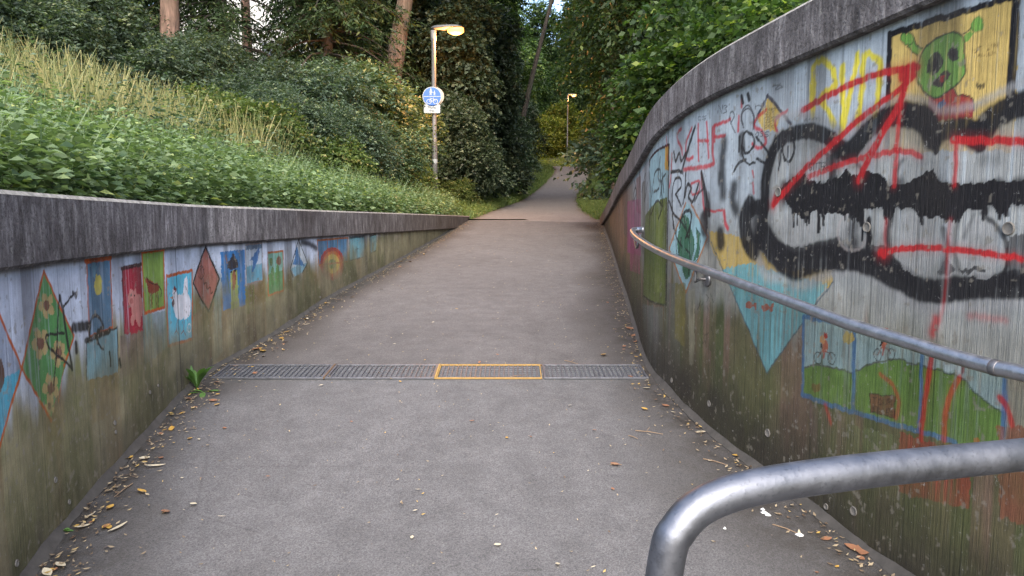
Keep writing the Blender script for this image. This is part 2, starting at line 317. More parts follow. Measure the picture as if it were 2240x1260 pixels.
# ------------------------------------------------------------------ painted wall faces: paint laid on a fine grid of the real surface
class Canvas:
    def __init__(s, W, top, depth, seam_u, rows, seed, step):
        s.W = W; us = [0.]
        while us[-1] < W.L:
            y = max(1.6, float(W.p(us[-1:])[0, 1])); us.append(us[-1] + step * y)
        u = np.clip(np.array(us), 0, W.L); s.u = u; P = W.p(u)
        zb = SLOPE * P[:, 1] - .06; zt = np.maximum(top(u) - depth + .02, zb + .01)
        w = np.linspace(0, 1, rows); s.Z = zb[:, None] + (zt - zb)[:, None] * w; s.U = np.repeat(u[:, None], rows, 1); s.P = P
        s.H = s.Z - (SLOPE * P[:, 1])[:, None]; s.D = zt[:, None] - s.Z; s.Y = np.repeat(P[:, 1][:, None], rows, 1)
        s.c = np.zeros(s.Z.shape + (3,)); s.pid = np.zeros(s.Z.shape, np.int16); s.names = [('wall_face', None)]
        s.JU = (fbm(s.U * 30, s.Z * 30, seed, 2) - .5) * .018; s.JZ = (fbm(s.U * 60, s.Z * 12, seed + 5, 2) - .5) * .024
        s.ST = fbm(s.U * 85, s.Z * 3, seed + 9, 3); s.seed = seed
    def conv(s, pts):
        return np.array([s.W.hit(x, y) for x, y in pts])
    def blend(s, sl, a, col):
        s.c[sl] = s.c[sl] * (1 - a[..., None]) + np.asarray(col) * a[..., None]
    def panel(s, name, label): s.names.append((name, label)); return len(s.names) - 1
    def sub(s, lo, hi, pad):
        i0, i1 = np.searchsorted(s.u, [lo[0] - pad, hi[0] + pad]); return slice(max(i0 - 1, 0), i1 + 1)
    def poly(s, pts, col, pid=None, op=1., wear=.42, soft=.004, sub=None):
        q = s.conv(pts)[:, :2]; sl = s.sub(q.min(0), q.max(0), .03)
        X = s.U[sl] + s.JU[sl]; Y = s.Z[sl] + s.JZ[sl]
        if X.size == 0: return
        ins = np.zeros(X.shape, bool); n = len(q)
        for i in range(n):
            (x0, y0), (x1, y1) = q[i], q[(i + 1) % n]
            if y0 == y1: continue
            ins ^= ((y0 > Y) != (y1 > Y)) & (X < (x1 - x0) * (Y - y0) / (y1 - y0) + x0)
        a = ins * op * np.clip(1.25 - wear * 2.2 * np.clip(s.ST[sl] - .45, 0, 1) * 2, .25, 1)
        v = .86 + .28 * fbm(X * 9, Y * 5, s.seed + 21, 2)
        s.c[sl] = s.c[sl] * (1 - a[..., None]) + lin(col) * v[..., None] * a[..., None]
        if pid: s.pid[sl][ins] = pid
    def stroke(s, pts, w, col, op=1., soft=.35, smooth=True, pid=None, closed=False, rough=.5, taper=False):
        px = spline(pts, 6, closed) if (smooth and len(pts) > 2) else np.array(list(pts) + ([pts[0]] if closed else []), float)
        if closed and smooth: px = np.r_[px, px[:1]]
        q = s.conv(px); wm = w * q[:, 2] / F; pad = wm.max() * 1.2 + .02
        sl = s.sub(q.min(0), q.max(0), pad); X = s.U[sl] + s.JU[sl] * rough; Y = s.Z[sl] + s.JZ[sl] * rough
        if X.size == 0: return
        A = np.zeros(X.shape)
        for i in range(len(q) - 1):
            (x0, y0), (x1, y1) = q[i, :2], q[i + 1, :2]; r = (wm[i] + wm[i + 1]) / 4
            if taper: r *= 1 - .7 * i / len(q)
            j0, j1 = np.searchsorted(s.u[sl], [min(x0, x1) - pad, max(x0, x1) + pad]); 
            if j1 <= j0: continue
            xx, yy = X[j0:j1], Y[j0:j1]; dx, dy = x1 - x0, y1 - y0; L2 = dx * dx + dy * dy + 1e-12
            t = np.clip(((xx - x0) * dx + (yy - y0) * dy) / L2, 0, 1); d = np.hypot(xx - x0 - t * dx, yy - y0 - t * dy)
            sw = max(r * soft * 2, .004); A[j0:j1] = np.maximum(A[j0:j1], np.clip((r - d) / sw + .5, 0, 1))
        a = A * A * (3 - 2 * A) * op * np.clip(1.3 - .9 * np.clip(s.ST[sl] - .45, 0, 1) * 2, .3, 1)
        s.c[sl] = s.c[sl] * (1 - a[..., None]) + lin(col) * a[..., None]
        if pid: s.pid[sl][A > .6] = pid
    def ell(s, cx, cy, rx, ry, col, rot=0., **kw):
        t = np.linspace(0, 2 * math.pi, 20)[:-1]; c_, s_ = math.cos(rot), math.sin(rot)
        s.poly([(cx + rx * math.cos(a) * c_ - ry * math.sin(a) * s_, cy + rx * math.cos(a) * s_ + ry * math.sin(a) * c_) for a in t], col, **kw)
    def ring(s, cx, cy, rx, ry, w, col, **kw):
        t = np.linspace(0, 2 * math.pi, 14)[:-1]; s.stroke([(cx + rx * math.cos(a), cy + ry * math.sin(a)) for a in t], w, col, closed=True, **kw)
    def framed(s, name, label, pts, fill, border=None, bw=6, **kw):
        i = s.panel(name, label); s.poly(pts, fill, pid=i, **kw)
        return i, (lambda: s.stroke(pts, bw, border, smooth=False, closed=True, soft=.12, pid=i) if border else None)
    def build(s, root):
        nc, nr = s.Z.shape; V = np.dstack([np.repeat(s.P[:, 0][:, None], nr, 1), np.repeat(s.P[:, 1][:, None], nr, 1), s.Z]).reshape(-1, 3)
        idx = np.arange(nc * nr).reshape(nc, nr)
        Q = np.stack([idx[:-1, :-1], idx[1:, :-1], idx[1:, 1:], idx[:-1, 1:]], -1).reshape(-1, 4)
        e = V[Q[0, 1]] - V[Q[0, 0]]; nn = np.cross(e, [0, 0, 1])[:2]
        if nn.dot(s.W.N[0]) < 0: Q = Q[:, ::-1]
        fid = s.pid[:-1, :-1].reshape(-1); C = np.clip(s.c.reshape(-1, 3), .004, .85); Uf = s.U.reshape(-1)
        for i, (nm, lb) in enumerate(s.names):
            q = Q[fid == i]
            if len(q) < 30: continue
            used, inv = np.unique(q, return_inverse=True)
            o = link(nm, npmesh(nm, V[used], inv.reshape(-1, 4), M['wall'], True, {'u': Uf[used]}, C[used]), root)
            if lb: o['label'] = lb
OR = (190, 92, 38); BK = (28, 26, 30); KA = .60     # KA: picture colour -> albedo
def base_left(c):
    n1 = fbm(c.U * 1.5, c.Z * 2.2, 41, 4); n2 = fbm(c.U * 14, c.Z * 1.2, 44, 3); n3 = fbm(c.U * 4, c.Z * 5, 47, 3)
    up = lin((196, 204, 219)) * (.88 + .24 * n2[..., None])
    moss = lin((150, 142, 112)) * (.65 + .7 * n1[..., None]); gr = lin((122, 124, 84)) * (.7 + .6 * n3[..., None])
    moss = moss * (1 - sstep(.45, .62, n3)[..., None] * .8) + gr * sstep(.45, .62, n3)[..., None] * .8
    dk = lin((96, 90, 86)) * (.7 + .6 * n3[..., None])
    lim = .62 - .035 * np.clip(c.Y - 3, 0, 4) + (n1 - .5) * .22 + (n2 - .5) * .35
    a = sstep(lim - .10, lim + .12, c.H)[..., None]; far = sstep(8.5, 11.5, c.Y)[..., None]; a = a * (1 - far * .75)
    x = moss * (1 - a) + up * a
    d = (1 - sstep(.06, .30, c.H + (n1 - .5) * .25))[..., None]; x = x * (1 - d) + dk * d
    br = sstep(.5, .6, vnoise(c.U * 7, c.U * 0 + .5, 61))[..., None] * (1 - a) * .5; x = x * (1 - br) + lin((128, 92, 58)) * br
    d = (1 - sstep(.012, .05, c.D))[..., None] * .92; c.c[:] = x * (1 - d) + lin((34, 28, 28)) * d  # groove shade under the coping painted into the wall colour
def base_right(c):
    n1 = fbm(c.U * 1.5, c.Z * 2.2, 141, 4); n2 = fbm(c.U * 16, c.Z * 1.2, 144, 3); n3 = fbm(c.U * 4, c.Z * 5, 147, 3); b = vnoise(c.U * 9, c.U * 0 + .5, 71)
    up = lin((186, 196, 202)) * (.82 + .3 * n2[..., None]); mid = lin((150, 150, 142)) * (.75 + .5 * n2[..., None])
    a = sstep(.9, 1.35, c.H + (n1 - .5) * .3)[..., None]; x = mid * (1 - a) + up * a
    moss = lin((98, 92, 66)) * (.6 + .8 * n1[..., None]); g = lin((82, 88, 54)) * (.6 + .8 * n3[..., None]); k = sstep(.45, .6, b)[..., None]; moss = moss * (1 - k) + g * k
    k = sstep(.62, .7, vnoise(c.U * 13, c.U * 0 + 3.5, 75))[..., None] * .5; moss = moss * (1 - k) + lin((140, 104, 98)) * k
    lim = .72 + (n1 - .5) * .3 + (n2 - .5) * .4
    a = sstep(lim - .14, lim + .14, c.H)[..., None]; x = moss * (1 - a) + x * a
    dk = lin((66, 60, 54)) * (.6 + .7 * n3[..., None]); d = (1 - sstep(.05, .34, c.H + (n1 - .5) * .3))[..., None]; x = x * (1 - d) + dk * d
    far = sstep(6.2, 8.2, c.Y)[..., None] * .8; ru = lin((128, 94, 70)) * (.55 + .9 * n2[..., None]); x = x * (1 - far) + ru * far
    d = (1 - sstep(.008, .022, c.D))[..., None] * .7; c.c[:] = x * (1 - d) + lin((60, 48, 42)) * d  # dark line of shade below the coping, painted onto the face

def paint_left(c):
    A = lambda lb: lb
    # lower bands of old paint
    for pts, col in [([(262, 735), (312, 722), (316, 800), (262, 830)], (128, 104, 104)), ([(312, 690), (362, 680), (366, 760), (316, 800)], (120, 150, 150)), ([(190, 830), (256, 815), (258, 905), (192, 930)], (140, 110, 60)),
                     ([(425, 690), (468, 660), (470, 780), (430, 805)], (132, 92, 62)), ([(468, 600), (484, 600), (486, 770), (468, 790)], (112, 142, 138)), ([(536, 625), (556, 622), (556, 680), (536, 690)], (112, 120, 60))]:
        c.poly(pts, col, op=.65, wear=.9)
    # partly seen diamond at the frame edge
    i, bd = c.framed('painted_panel', 'cut-off blue diamond painting with orange outline', [(-70, 830), (0, 690), (48, 806), (-5, 985)], (150, 160, 178))
    c.poly([(-60, 860), (46, 808), (-5, 985)], (80, 165, 190), pid=i); c.ell(-6, 822, 16, 38, (92, 62, 50), pid=i); c.stroke([(-8, 672), (48, 806), (-6, 990)], 9, OR, smooth=False, soft=.12, pid=i)
    # green diamond with flowers
    i, bd = c.framed('painted_panel', 'green diamond painting with brown flowers and an orange outline', [(96, 592), (162, 735), (110, 922), (48, 806)], (86, 146, 82))
    for x, y, r in [(102, 668, 15), (88, 752, 17), (128, 772, 15), (112, 850, 16), (108, 890, 10)]:
        for k in range(5): c.ell(x + r * .75 * math.cos(k * 1.256 + .5), y + r * 1.3 * math.sin(k * 1.256 + .5), r * .42, r * .75, (188, 160, 110), rot=0, op=.9, pid=i)
        c.ell(x, y, r * .45, r * .8, (122, 82, 66), pid=i)
    bd_ = [(96, 592), (162, 735), (140, 800)]; c.stroke(bd_, 7, OR, smooth=False, soft=.12, pid=i); c.stroke([(96, 592), (48, 806), (113, 922)], 8, OR, smooth=False, soft=.12, pid=i); c.stroke([(140, 800), (128, 880)], 4, OR, op=.5)
    # blue with sun
    i, bd = c.framed('painted_panel', 'tall blue painting with a yellow oval sun and orange border', [(189, 564), (241, 560), (246, 716), (196, 736)], (88, 128, 156), OR, 6); c.ell(206, 590, 5, 18, (120, 180, 205), op=.7); bd()
    c.ell(215, 622, 8.5, 23, (214, 202, 96), pid=i); c.stroke([(188, 570), (242, 562)], 14, OR, soft=.1, pid=i, smooth=False)
    i, bd = c.framed('painted_panel', 'faded light blue painting with a black outline under the sun picture', [(189, 748), (256, 716), (258, 815), (192, 830)], (126, 164, 172), None); c.stroke([(190, 830), (189, 748), (256, 716), (259, 800)], 5, BK, op=.8, smooth=False, pid=i)
    # pig
    i, bd = c.framed('painted_panel', 'dark red painting of a pink pig', [(266, 586), (309, 577), (313, 722), (272, 734)], (176, 44, 62)); c.stroke([(266, 588), (309, 578)], 9, (66, 34, 40), soft=.2, smooth=False, pid=i); c.stroke([(267, 586), (272, 730)], 4, (90, 30, 40), smooth=False)
    PK = (206, 136, 126); c.ell(300, 672, 13, 30, PK, pid=i); c.ell(291, 655, 11, 20, PK, pid=i); c.poly([(283, 640), (286, 630), (290, 640)], PK, pid=i); c.poly([(293, 638), (297, 628), (299, 641)], PK, pid=i); c.ell(288, 660, 4, 6, (178, 104, 98)); c.ell(290, 700, 4, 12, PK); c.ell(304, 704, 4, 12, PK)
    for x in (287, 294): c.ell(x, 648, 1.4, 2.5, BK)
    # horse
    i, bd = c.framed('painted_panel', 'light green painting of a brown horse with orange border', [(310, 548), (358, 545), (360, 672), (316, 686)], (132, 164, 76), OR, 7); bd(); c.stroke([(310, 548), (358, 544)], 13, OR, soft=.1, smooth=False, pid=i)
    HB = (142, 66, 46); c.ell(336, 630, 13, 13, HB, pid=i); c.poly([(324, 632), (319, 612), (323, 606), (332, 620), (340, 622)], HB); c.poly([(318, 618), (316, 610), (322, 605), (326, 612)], HB)
    for x in (328, 332, 341, 345): c.stroke([(x, 636), (x - .5, 656), (x + .5, 673)], 3.4, HB, soft=.1); c.stroke([(x + 1.6, 645), (x + 1, 673)], 1.4, BK, smooth=False)
    c.stroke([(348, 626), (353, 636), (352, 648)], 3.5, BK); c.stroke([(320, 606), (326, 616), (334, 622)], 2.2, BK); c.stroke([(334, 620), (346, 624)], 1.6, BK, smooth=False)
    # hen
    i, bd = c.framed('painted_panel', 'bright blue painting of a white hen with orange border', [(364, 604), (420, 592), (421, 742), (368, 757)], (98, 190, 214), OR, 7); bd()
    WH = (230, 226, 228); c.ell(394, 672, 14, 28, WH, pid=i); c.poly([(398, 660), (404, 610), (410, 604), (411, 640), (418, 660), (416, 690), (404, 700)], WH); c.ell(383, 655, 7, 17, WH); c.ell(382, 640, 4.5, 8, WH)
    c.ell(383, 632, 3, 6, (120, 40, 36)); c.poly([(378, 645), (372, 652), (379, 652)], (196, 120, 60)); c.ell(379, 663, 3, 8, (90, 40, 44)); c.ell(381, 641, 1.1, 1.8, BK)
    for x in (388, 403): c.stroke([(x, 700), (x - 2, 722), (x - 6, 730)], 2.6, (150, 70, 50)); c.stroke([(x - 2, 722), (x + 3, 732)], 2.2, (150, 70, 50), smooth=False)
    c.ring(414, 718, 4, 9, 2.4, WH)
    # brown diamond with snake
    i, bd = c.framed('painted_panel', 'brown diamond painting of a coiled snake with a black outline', [(450, 540), (480, 610), (457, 682), (423, 620)], (164, 104, 92), BK, 5.5); bd()
    DB = (96, 52, 44); c.ring(441, 597, 4, 12, 2.2, DB); c.ring(440, 596, 7, 14, 1.8, DB); c.stroke([(445, 610), (446, 622), (451, 618), (453, 632), (459, 628), (461, 642), (465, 638)], 3.4, DB)
    # figure with hat
    i, bd = c.framed('painted_panel', 'bright blue painting of a figure with a long green beard and a dark pointed hat', [(482, 551), (535, 546), (537, 669), (488, 679)], (58, 124, 184), None)
    c.poly([(504, 592), (518, 590), (523, 672), (505, 676)], (152, 164, 88), pid=i); c.poly([(497, 588), (500, 572), (507, 562), (510, 552), (516, 566), (521, 576), (520, 586), (508, 590)], (52, 46, 54)); c.ell(512, 612, 4.5, 22, (142, 84, 62)); c.ell(506, 594, 2.2, 2.6, BK); c.ell(514, 592, 2.2, 2.6, BK); c.stroke([(494, 560), (497, 575)], 4, (186, 122, 70), smooth=False); c.stroke([(497, 600), (502, 640)], 5, (70, 120, 120)); c.stroke([(526, 600), (522, 640)], 5, (70, 120, 120))
    # leaping dolphin
    i, bd = c.framed('painted_panel', 'pale painting of a blue dolphin leaping from water', [(537, 536), (573, 532), (574, 612), (540, 622)], (190, 204, 218), (160, 140, 132), 2.5)
    c.poly([(538, 584), (573, 576), (574, 612), (540, 622)], (112, 170, 190), pid=i); c.poly([(538, 537), (573, 534), (573, 543), (538, 547)], (96, 122, 150)); c.poly([(566, 542), (568, 552), (562, 574), (554, 594), (550, 596), (554, 572), (550, 566), (556, 556)], (62, 118, 178)); c.poly([(552, 560), (546, 572), (556, 568)], (62, 118, 178)); bd()
    i, bd = c.framed('painted_panel', 'small green painting of plants in an orange frame', [(586, 553), (619, 549), (620, 636), (587, 646)], (118, 170, 152), (176, 100, 50), 4.5); c.poly([(587, 600), (619, 590), (620, 636), (587, 646)], (98, 140, 88), pid=i); c.ell(593, 572, 4, 9, (96, 122, 70)); c.ell(610, 570, 6, 10, (128, 92, 74)); c.ell(607, 600, 4, 22, (96, 132, 76)); c.ell(596, 605, 4, 22, (96, 132, 76)); bd()
    i, bd = c.framed('painted_panel', 'white diamond painting of a blue dolphin with a black outline', [(653, 524), (673, 575), (660, 597), (645, 604), (635, 588)], (206, 214, 222)); c.poly([(636, 588), (656, 576), (673, 575), (660, 597), (645, 604)], (134, 180, 198), pid=i); c.poly([(650, 540), (655, 562), (668, 582), (640, 578), (646, 560), (643, 556)], (66, 124, 180)); c.stroke([(653, 524), (673, 575), (662, 596)], 3.2, BK, smooth=False); c.stroke([(653, 524), (635, 588), (641, 606)], 3.2, BK, smooth=False)
    c.stroke([(660, 530), (678, 534), (692, 543)], 13, (40, 38, 46), op=.92, soft=.8)
    i, bd = c.framed('painted_panel', 'blue painting of a rainbow arch in three orange framed fields', [(694, 526), (761, 520), (761, 572), (698, 580)], (84, 134, 172), (176, 100, 50), 4)
    for r, col in ((27, (168, 56, 54)), (21, (196, 104, 54)), (16, (206, 178, 80)), (8, (112, 138, 70))): c.ell(727, 577, r, r * 1.35, col, pid=i)
    bd(); c.stroke([(716, 525), (717, 577)], 2.5, (176, 100, 50), smooth=False); c.stroke([(739, 523), (739, 575)], 2.5, (176, 100, 50), smooth=False)
    i, bd = c.framed('painted_panel', 'light blue painting of an open window with a dark top edge', [(764, 519), (797, 516), (797, 562), (765, 570)], (122, 178, 190), (70, 84, 96), 2.5); c.stroke([(764, 520), (797, 517)], 5, BK, op=.8, smooth=False); c.stroke([(781, 520), (781, 565)], 2, (80, 110, 120), smooth=False); c.stroke([(778, 560), (778, 545), (784, 544)], 2, (80, 110, 120), smooth=False); bd()
    i, bd = c.framed('painted_panel', 'narrow turquoise painting with black frame, farthest of the row', [(809, 516), (823, 513), (823, 548), (809, 556)], (116, 172, 180), BK, 2.6); c.stroke([(816, 520), (816, 548)], 2, BK, smooth=False); bd(); c.poly([(829, 520), (845, 516), (845, 545), (829, 552)], (120, 126, 74), op=.6); c.poly([(862, 516), (876, 512), (876, 526), (862, 530)], (168, 150, 160), op=.6)
    # moss and dirt that crept over the lower edges of the pictures
    n = fbm(c.U * 3, c.Z * 4, 77, 3); a = (1 - sstep(.24, .56, c.H + (n - .5) * .6)) * .9 * np.clip(fbm(c.U * 18, c.Z * 2, 79, 3) * 1.6, 0, 1)
    far = sstep(7, 10, c.Y); a = np.clip(a + far * .45 * (1 - sstep(.12, .5, c.H)), 0, 1)
    mc = lin((146, 139, 110)) * (.65 + .8 * n[..., None]); c.c[:] = c.c * (1 - a[..., None]) + mc * a[..., None]
    g = c.panel('graffiti', 'thin black marker scrawl over the green diamond')
    for pts, w in [([(118, 842), (124, 770), (127, 690), (131, 646)], 4), ([(131, 646), (138, 680), (147, 745), (158, 808)], 6), ([(158, 808), (144, 792), (118, 770), (104, 752), (103, 733), (140, 729)], 4.5), ([(138, 672), (150, 656), (166, 640)], 4), ([(160, 640), (166, 648)], 7), ([(160, 717), (195, 712)], 15), ([(166, 752), (168, 770)], 10),
                   ([(196, 735), (198, 705), (206, 690), (218, 696), (226, 712)], 6), ([(214, 750), (213, 728), (226, 716)], 6), ([(214, 750), (226, 766)], 4), ([(240, 770), (242, 800)], 5), ([(262, 788), (264, 800)], 7), ([(188, 745), (240, 724)], 9)]:
        c.stroke(pts, w * 1.5, BK, op=.97, soft=.4, pid=g)

def letters(c, s, x, y, h, w, lw, col, slant=0., op=.9, rise=0.):
    """stroke lettering; x, y = left foot in photo pixels"""
    G = {'S': [[(1, .9), (.6, 1), (.1, .8), (.3, .55), (.8, .4), (.9, .15), (.4, 0), (0, .1)]], 'C': [[(1, .85), (.5, 1), (.05, .6), (.1, .2), (.5, 0), (1, .1)]], 'H': [[(0, 0), (0, 1)], [(1, 0), (1, 1)], [(0, .5), (1, .5)]], 'E': [[(1, 1), (0, 1), (0, 0), (1, 0)], [(0, .5), (.8, .5)]], 'I': [[(.5, 0), (.5, 1)]],
         'T': [[(0, 1), (1, 1)], [(.5, 1), (.5, 0)]], 'O': [[(.5, 1), (.05, .6), (.3, 0), (.9, .2), (.95, .7), (.5, 1)]], 'W': [[(0, 1), (.25, 0), (.5, .7), (.75, 0), (1, 1)]], 'N': [[(0, 0), (0, 1), (1, 0), (1, 1)]], 'R': [[(0, 0), (0, 1), (.8, .9), (.7, .55), (0, .5)], [(.3, .5), (1, 0)]], 'A': [[(0, 0), (.5, 1), (1, 0)], [(.2, .4), (.8, .4)]], 'D': [[(0, 0), (0, 1), (.8, .8), (.9, .3), (0, 0)]], 'Z': [[(0, 1), (1, 1), (0, 0), (1, 0)]], 'U': [[(0, 1), (.05, .2), (.5, 0), (.95, .2), (1, 1)]], '3': [[(0, .95), (.8, .9), (.3, .55), (.9, .3), (0, 0)]], '!': [[(.5, 1), (.5, .3)], [(.5, .08), (.5, 0)]], 'K': [[(0, 0), (0, 1)], [(1, 1), (0, .5), (1, 0)]], 'L': [[(0, 1), (0, 0), (1, 0)]], 'F': [[(1, 1), (0, 1), (0, 0)], [(0, .5), (.7, .5)]], 'G': [[(1, .85), (.4, 1), (0, .5), (.4, 0), (1, .15), (1, .45), (.6, .45)]], 'B': [[(0, 0), (0, 1), (.8, .85), (.1, .55), (.9, .25), (0, 0)]], 'M': [[(0, 0), (.1, 1), (.5, .4), (.9, 1), (1, 0)]]}
    for k, ch in enumerate(s):
        for st in G.get(ch, []): c.stroke([(x + k * w * 1.3 + px * w + py * slant, y - py * h - (k * w * 1.3 + px * w) * rise) for px, py in st], lw, col, op=op, soft=.3, smooth=len(st) > 4)

def paint_right(c):
    RD = (186, 32, 36); YL = (228, 212, 70); GY = (158, 158, 152)
    # ---- old pictures first
    # far end: brown, pink and striped old paint
    for x0, x1, y0, y1, col in [(1345, 1352, 440, 560, (134, 100, 80)), (1356, 1366, 420, 580, (150, 110, 84)), (1364, 1372, 400, 520, (96, 78, 72)), (1392, 1402, 390, 470, (134, 60, 48)), (1372, 1402, 440, 560, (164, 66, 118)), (1378, 1400, 520, 600, (150, 60, 96)), (1404, 1412, 400, 560, (110, 108, 96))]:
        c.poly([(x0, y0), (x1, y0 - 6), (x1, y1), (x0, y1 - 8)], col, op=.75, wear=.9)
    c.poly([(1405, 665), (1450, 672), (1448, 850), (1412, 800)], (112, 118, 116), op=.7, wear=.7); c.poly([(1458, 620), (1490, 620), (1486, 860), (1453, 830)], (100, 104, 96), op=.6, wear=.7)
    i = c.panel('painted_panel', 'tall arched green door painting with a black edge')
    c.poly([(1420, 470), (1420, 350), (1440, 328), (1464, 318), (1461, 440)], (150, 190, 196), op=.8, pid=i); c.poly([(1412, 470), (1438, 440), (1460, 430), (1456, 668), (1407, 650)], (100, 112, 56), pid=i); c.poly([(1436, 470), (1450, 460), (1448, 640), (1432, 640)], (124, 134, 66), pid=i, op=.7); c.poly([(1455, 320), (1464, 318), (1462, 372), (1454, 370)], (206, 160, 70), pid=i)
    c.stroke([(1464, 316), (1461, 470), (1457, 668)], 7, BK, smooth=False, soft=.1, pid=i); c.stroke([(1420, 360), (1424, 345), (1440, 328), (1464, 316)], 6, (70, 34, 32), pid=i); c.stroke([(1407, 648), (1430, 662), (1457, 668)], 5, BK, op=.8, pid=i); c.stroke([(1420, 350), (1421, 365)], 6, BK, smooth=False)
    c.stroke([(1454, 668), (1452, 780), (1450, 845)], 3.6, (150, 148, 142), smooth=False, soft=.1, op=.8)
    # green creature in a diamond
    i = c.panel('painted_panel', 'diamond painting of a green crocodile on light blue with an orange outline')
    c.poly([(1503, 440), (1548, 518), (1500, 640), (1464, 545)], (158, 194, 200), pid=i)
    GN = (62, 112, 84); c.ell(1500, 535, 19, 46, GN, pid=i); c.ell(1497, 490, 11, 20, GN); c.ell(1502, 585, 9, 26, GN); c.poly([(1522, 500), (1532, 510), (1528, 560), (1516, 575), (1524, 540)], GN); c.stroke([(1480, 500), (1479, 540), (1483, 570)], 4, (36, 62, 50)); c.stroke([(1522, 500), (1532, 515), (1528, 560), (1518, 578)], 2.5, (30, 44, 40)); c.stroke([(1505, 470), (1500, 500), (1510, 540), (1506, 575)], 3, (40, 70, 56))
    c.stroke([(1500, 444), (1464, 545), (1500, 640), (1548, 518), (1512, 446)], 6, (176, 112, 60), smooth=False, soft=.12, op=.9)
    # yellow band and light-blue triangle with fish
    c.poly([(1552, 505), (1640, 520), (1700, 590), (1816, 590), (1822, 622), (1790, 640), (1580, 590), (1556, 540)], (186, 158, 82), op=.9)
    i = c.panel('painted_panel', 'turquoise triangle painting with two small red fish'); c.poly([(1580, 588), (1640, 575), (1760, 610), (1812, 622), (1767, 690), (1678, 815)], (112, 164, 168), pid=i, wear=.6)
    c.stroke([(1556, 530), (1590, 610), (1678, 816), (1767, 690), (1822, 618)], 4, (72, 88, 98), smooth=False, op=.75)
    for x, y in ((1638, 668), (1674, 672)): c.ell(x, y, 9, 8, (166, 84, 56), op=.85); c.poly([(x + 7, y), (x + 18, y - 9), (x + 16, y + 11)], (166, 84, 56), op=.85)
    # cyclists
    i = c.panel('painted_panel', 'painting of two cyclists on green hills in blue window frames')
    c.poly([(1757, 694), (1868, 712), (2017, 763), (2200, 800), (2196, 985), (2066, 965), (1757, 863)], (146, 172, 172), pid=i, wear=.7, op=.85)
    c.poly([(1757, 806), (1785, 798), (1840, 806), (1868, 812), (1905, 794), (1960, 786), (2014, 800), (2050, 806), (2100, 826), (2140, 868), (2200, 905), (2196, 985), (2066, 965), (1868, 902), (1757, 863)], (96, 126, 58), pid=i, wear=.5)
    c.stroke([(1757, 806), (1785, 799), (1840, 808), (1868, 814), (1905, 796), (1960, 786), (2014, 800)], 4, (88, 94, 84)); c.stroke([(2017, 800), (2100, 826), (2140, 866), (2198, 905)], 4, (70, 84, 70))
    BL = (66, 108, 152)
    for pts, w in [([(1757, 694), (1757, 780), (1755, 864)], 9), ([(1868, 712), (1868, 800), (1866, 900)], 11), ([(2017, 763), (2015, 850), (2010, 945)], 10), ([(2200, 815), (2197, 900), (2190, 990)], 13), ([(1757, 694), (1868, 712), (1960, 735)], 10), ([(1755, 864), (1866, 902), (2010, 943), (2090, 966)], 11)]: c.stroke(pts, w, BL, op=.85, soft=.25)
    for x, y, fl in ((1804, 778, 0), (1934, 770, 0)):
        for dx in (-14, 15): c.ring(x + dx, y + 6, 8, 13, 2.2, (50, 46, 50))
        c.stroke([(x - 14, y + 6), (x - 6, y - 12), (x + 10, y - 6), (x + 15, y + 6)], 2.4, (120, 70, 60), smooth=False); c.ell(x - 1, y - 22, 8, 15, (176, 102, 78)); c.ell(x - 6, y - 36, 6, 9, (204, 150, 96)); c.stroke([(x, y - 12), (x - 3, y + 4)], 5, (164, 90, 80), smooth=False); c.ell(x + 2, y - 44, 5, 6, (160, 60, 50)); c.ell(x - 8, y - 20, 3, 5, BK)
    c.ell(1856, 740, 11, 14, (186, 160, 62), op=.8); c.ell(1785, 848, 10, 8, (120, 82, 46), op=.7); c.ell(2137, 960, 7, 7, (184, 110, 50), op=.8)
    c.poly([(1903, 860), (1958, 868), (1957, 914), (1905, 902)], (108, 74, 50), pid=i); c.stroke([(1903, 860), (1958, 868), (1957, 914), (1905, 902)], 2.5, (50, 34, 28), smooth=False, closed=True)
    letters(c, 'TOUR', 1910, 882, 13, 8.5, 2, (54, 30, 26), rise=-.14); letters(c, 'EBIKE', 1910, 902, 12, 7.2, 2, (54, 30, 26), rise=-.14)
    c.poly([(2060, 775), (2068, 790), (2112, 800), (2110, 820), (2062, 806)], (170, 186, 190), op=.8); c.stroke([(2062, 780), (2100, 790), (2108, 800), (2106, 815)], 9, (120, 62, 60), op=.8)
    # red and brown blocks near the foot
    c.poly([(1968, 943), (2050, 972), (2120, 985), (2120, 1110), (1965, 1080)], (150, 54, 48), op=.8, wear=.6); c.poly([(2180, 930), (2260, 930), (2260, 1150), (2185, 1130)], (136, 78, 58), op=.75, wear=.6); c.poly([(2200, 800), (2260, 810), (2260, 930), (2206, 930)], (142, 138, 118), op=.6)
    c.poly([(1850, 930), (1960, 950), (1965, 1060), (1850, 1030)], (118, 128, 88), op=.6, wear=1.); c.poly([(1770, 880), (1850, 910), (1850, 1000), (1775, 990)], (134, 104, 104), op=.5, wear=1.)
    c.poly([(1476, 620), (1500, 620), (1498, 760), (1476, 740)], (122, 112, 58), op=.7, wear=.7); c.poly([(1505, 640), (1520, 630), (1518, 800), (1508, 800)], (160, 154, 130), op=.6, wear=.7); c.poly([(1540, 760), (1556, 770), (1552, 860), (1536, 840)], (136, 104, 98), op=.6)
    # small yellow house with writing
    i = c.panel('painted_panel', 'small yellow house painting with a grey roof outline'); c.poly([(1658, 262), (1680, 212), (1712, 240), (1698, 286), (1668, 286)], (218, 186, 92), pid=i); c.stroke([(1650, 272), (1679, 207), (1730, 270)], 8, (74, 74, 84), smooth=False, soft=.15, pid=i)
    for k in range(5): letters(c, 'ENDET'[k % 2:], 1672, 244 + k * 9, 6, 4.2, 1.4, (70, 62, 40), op=.8)
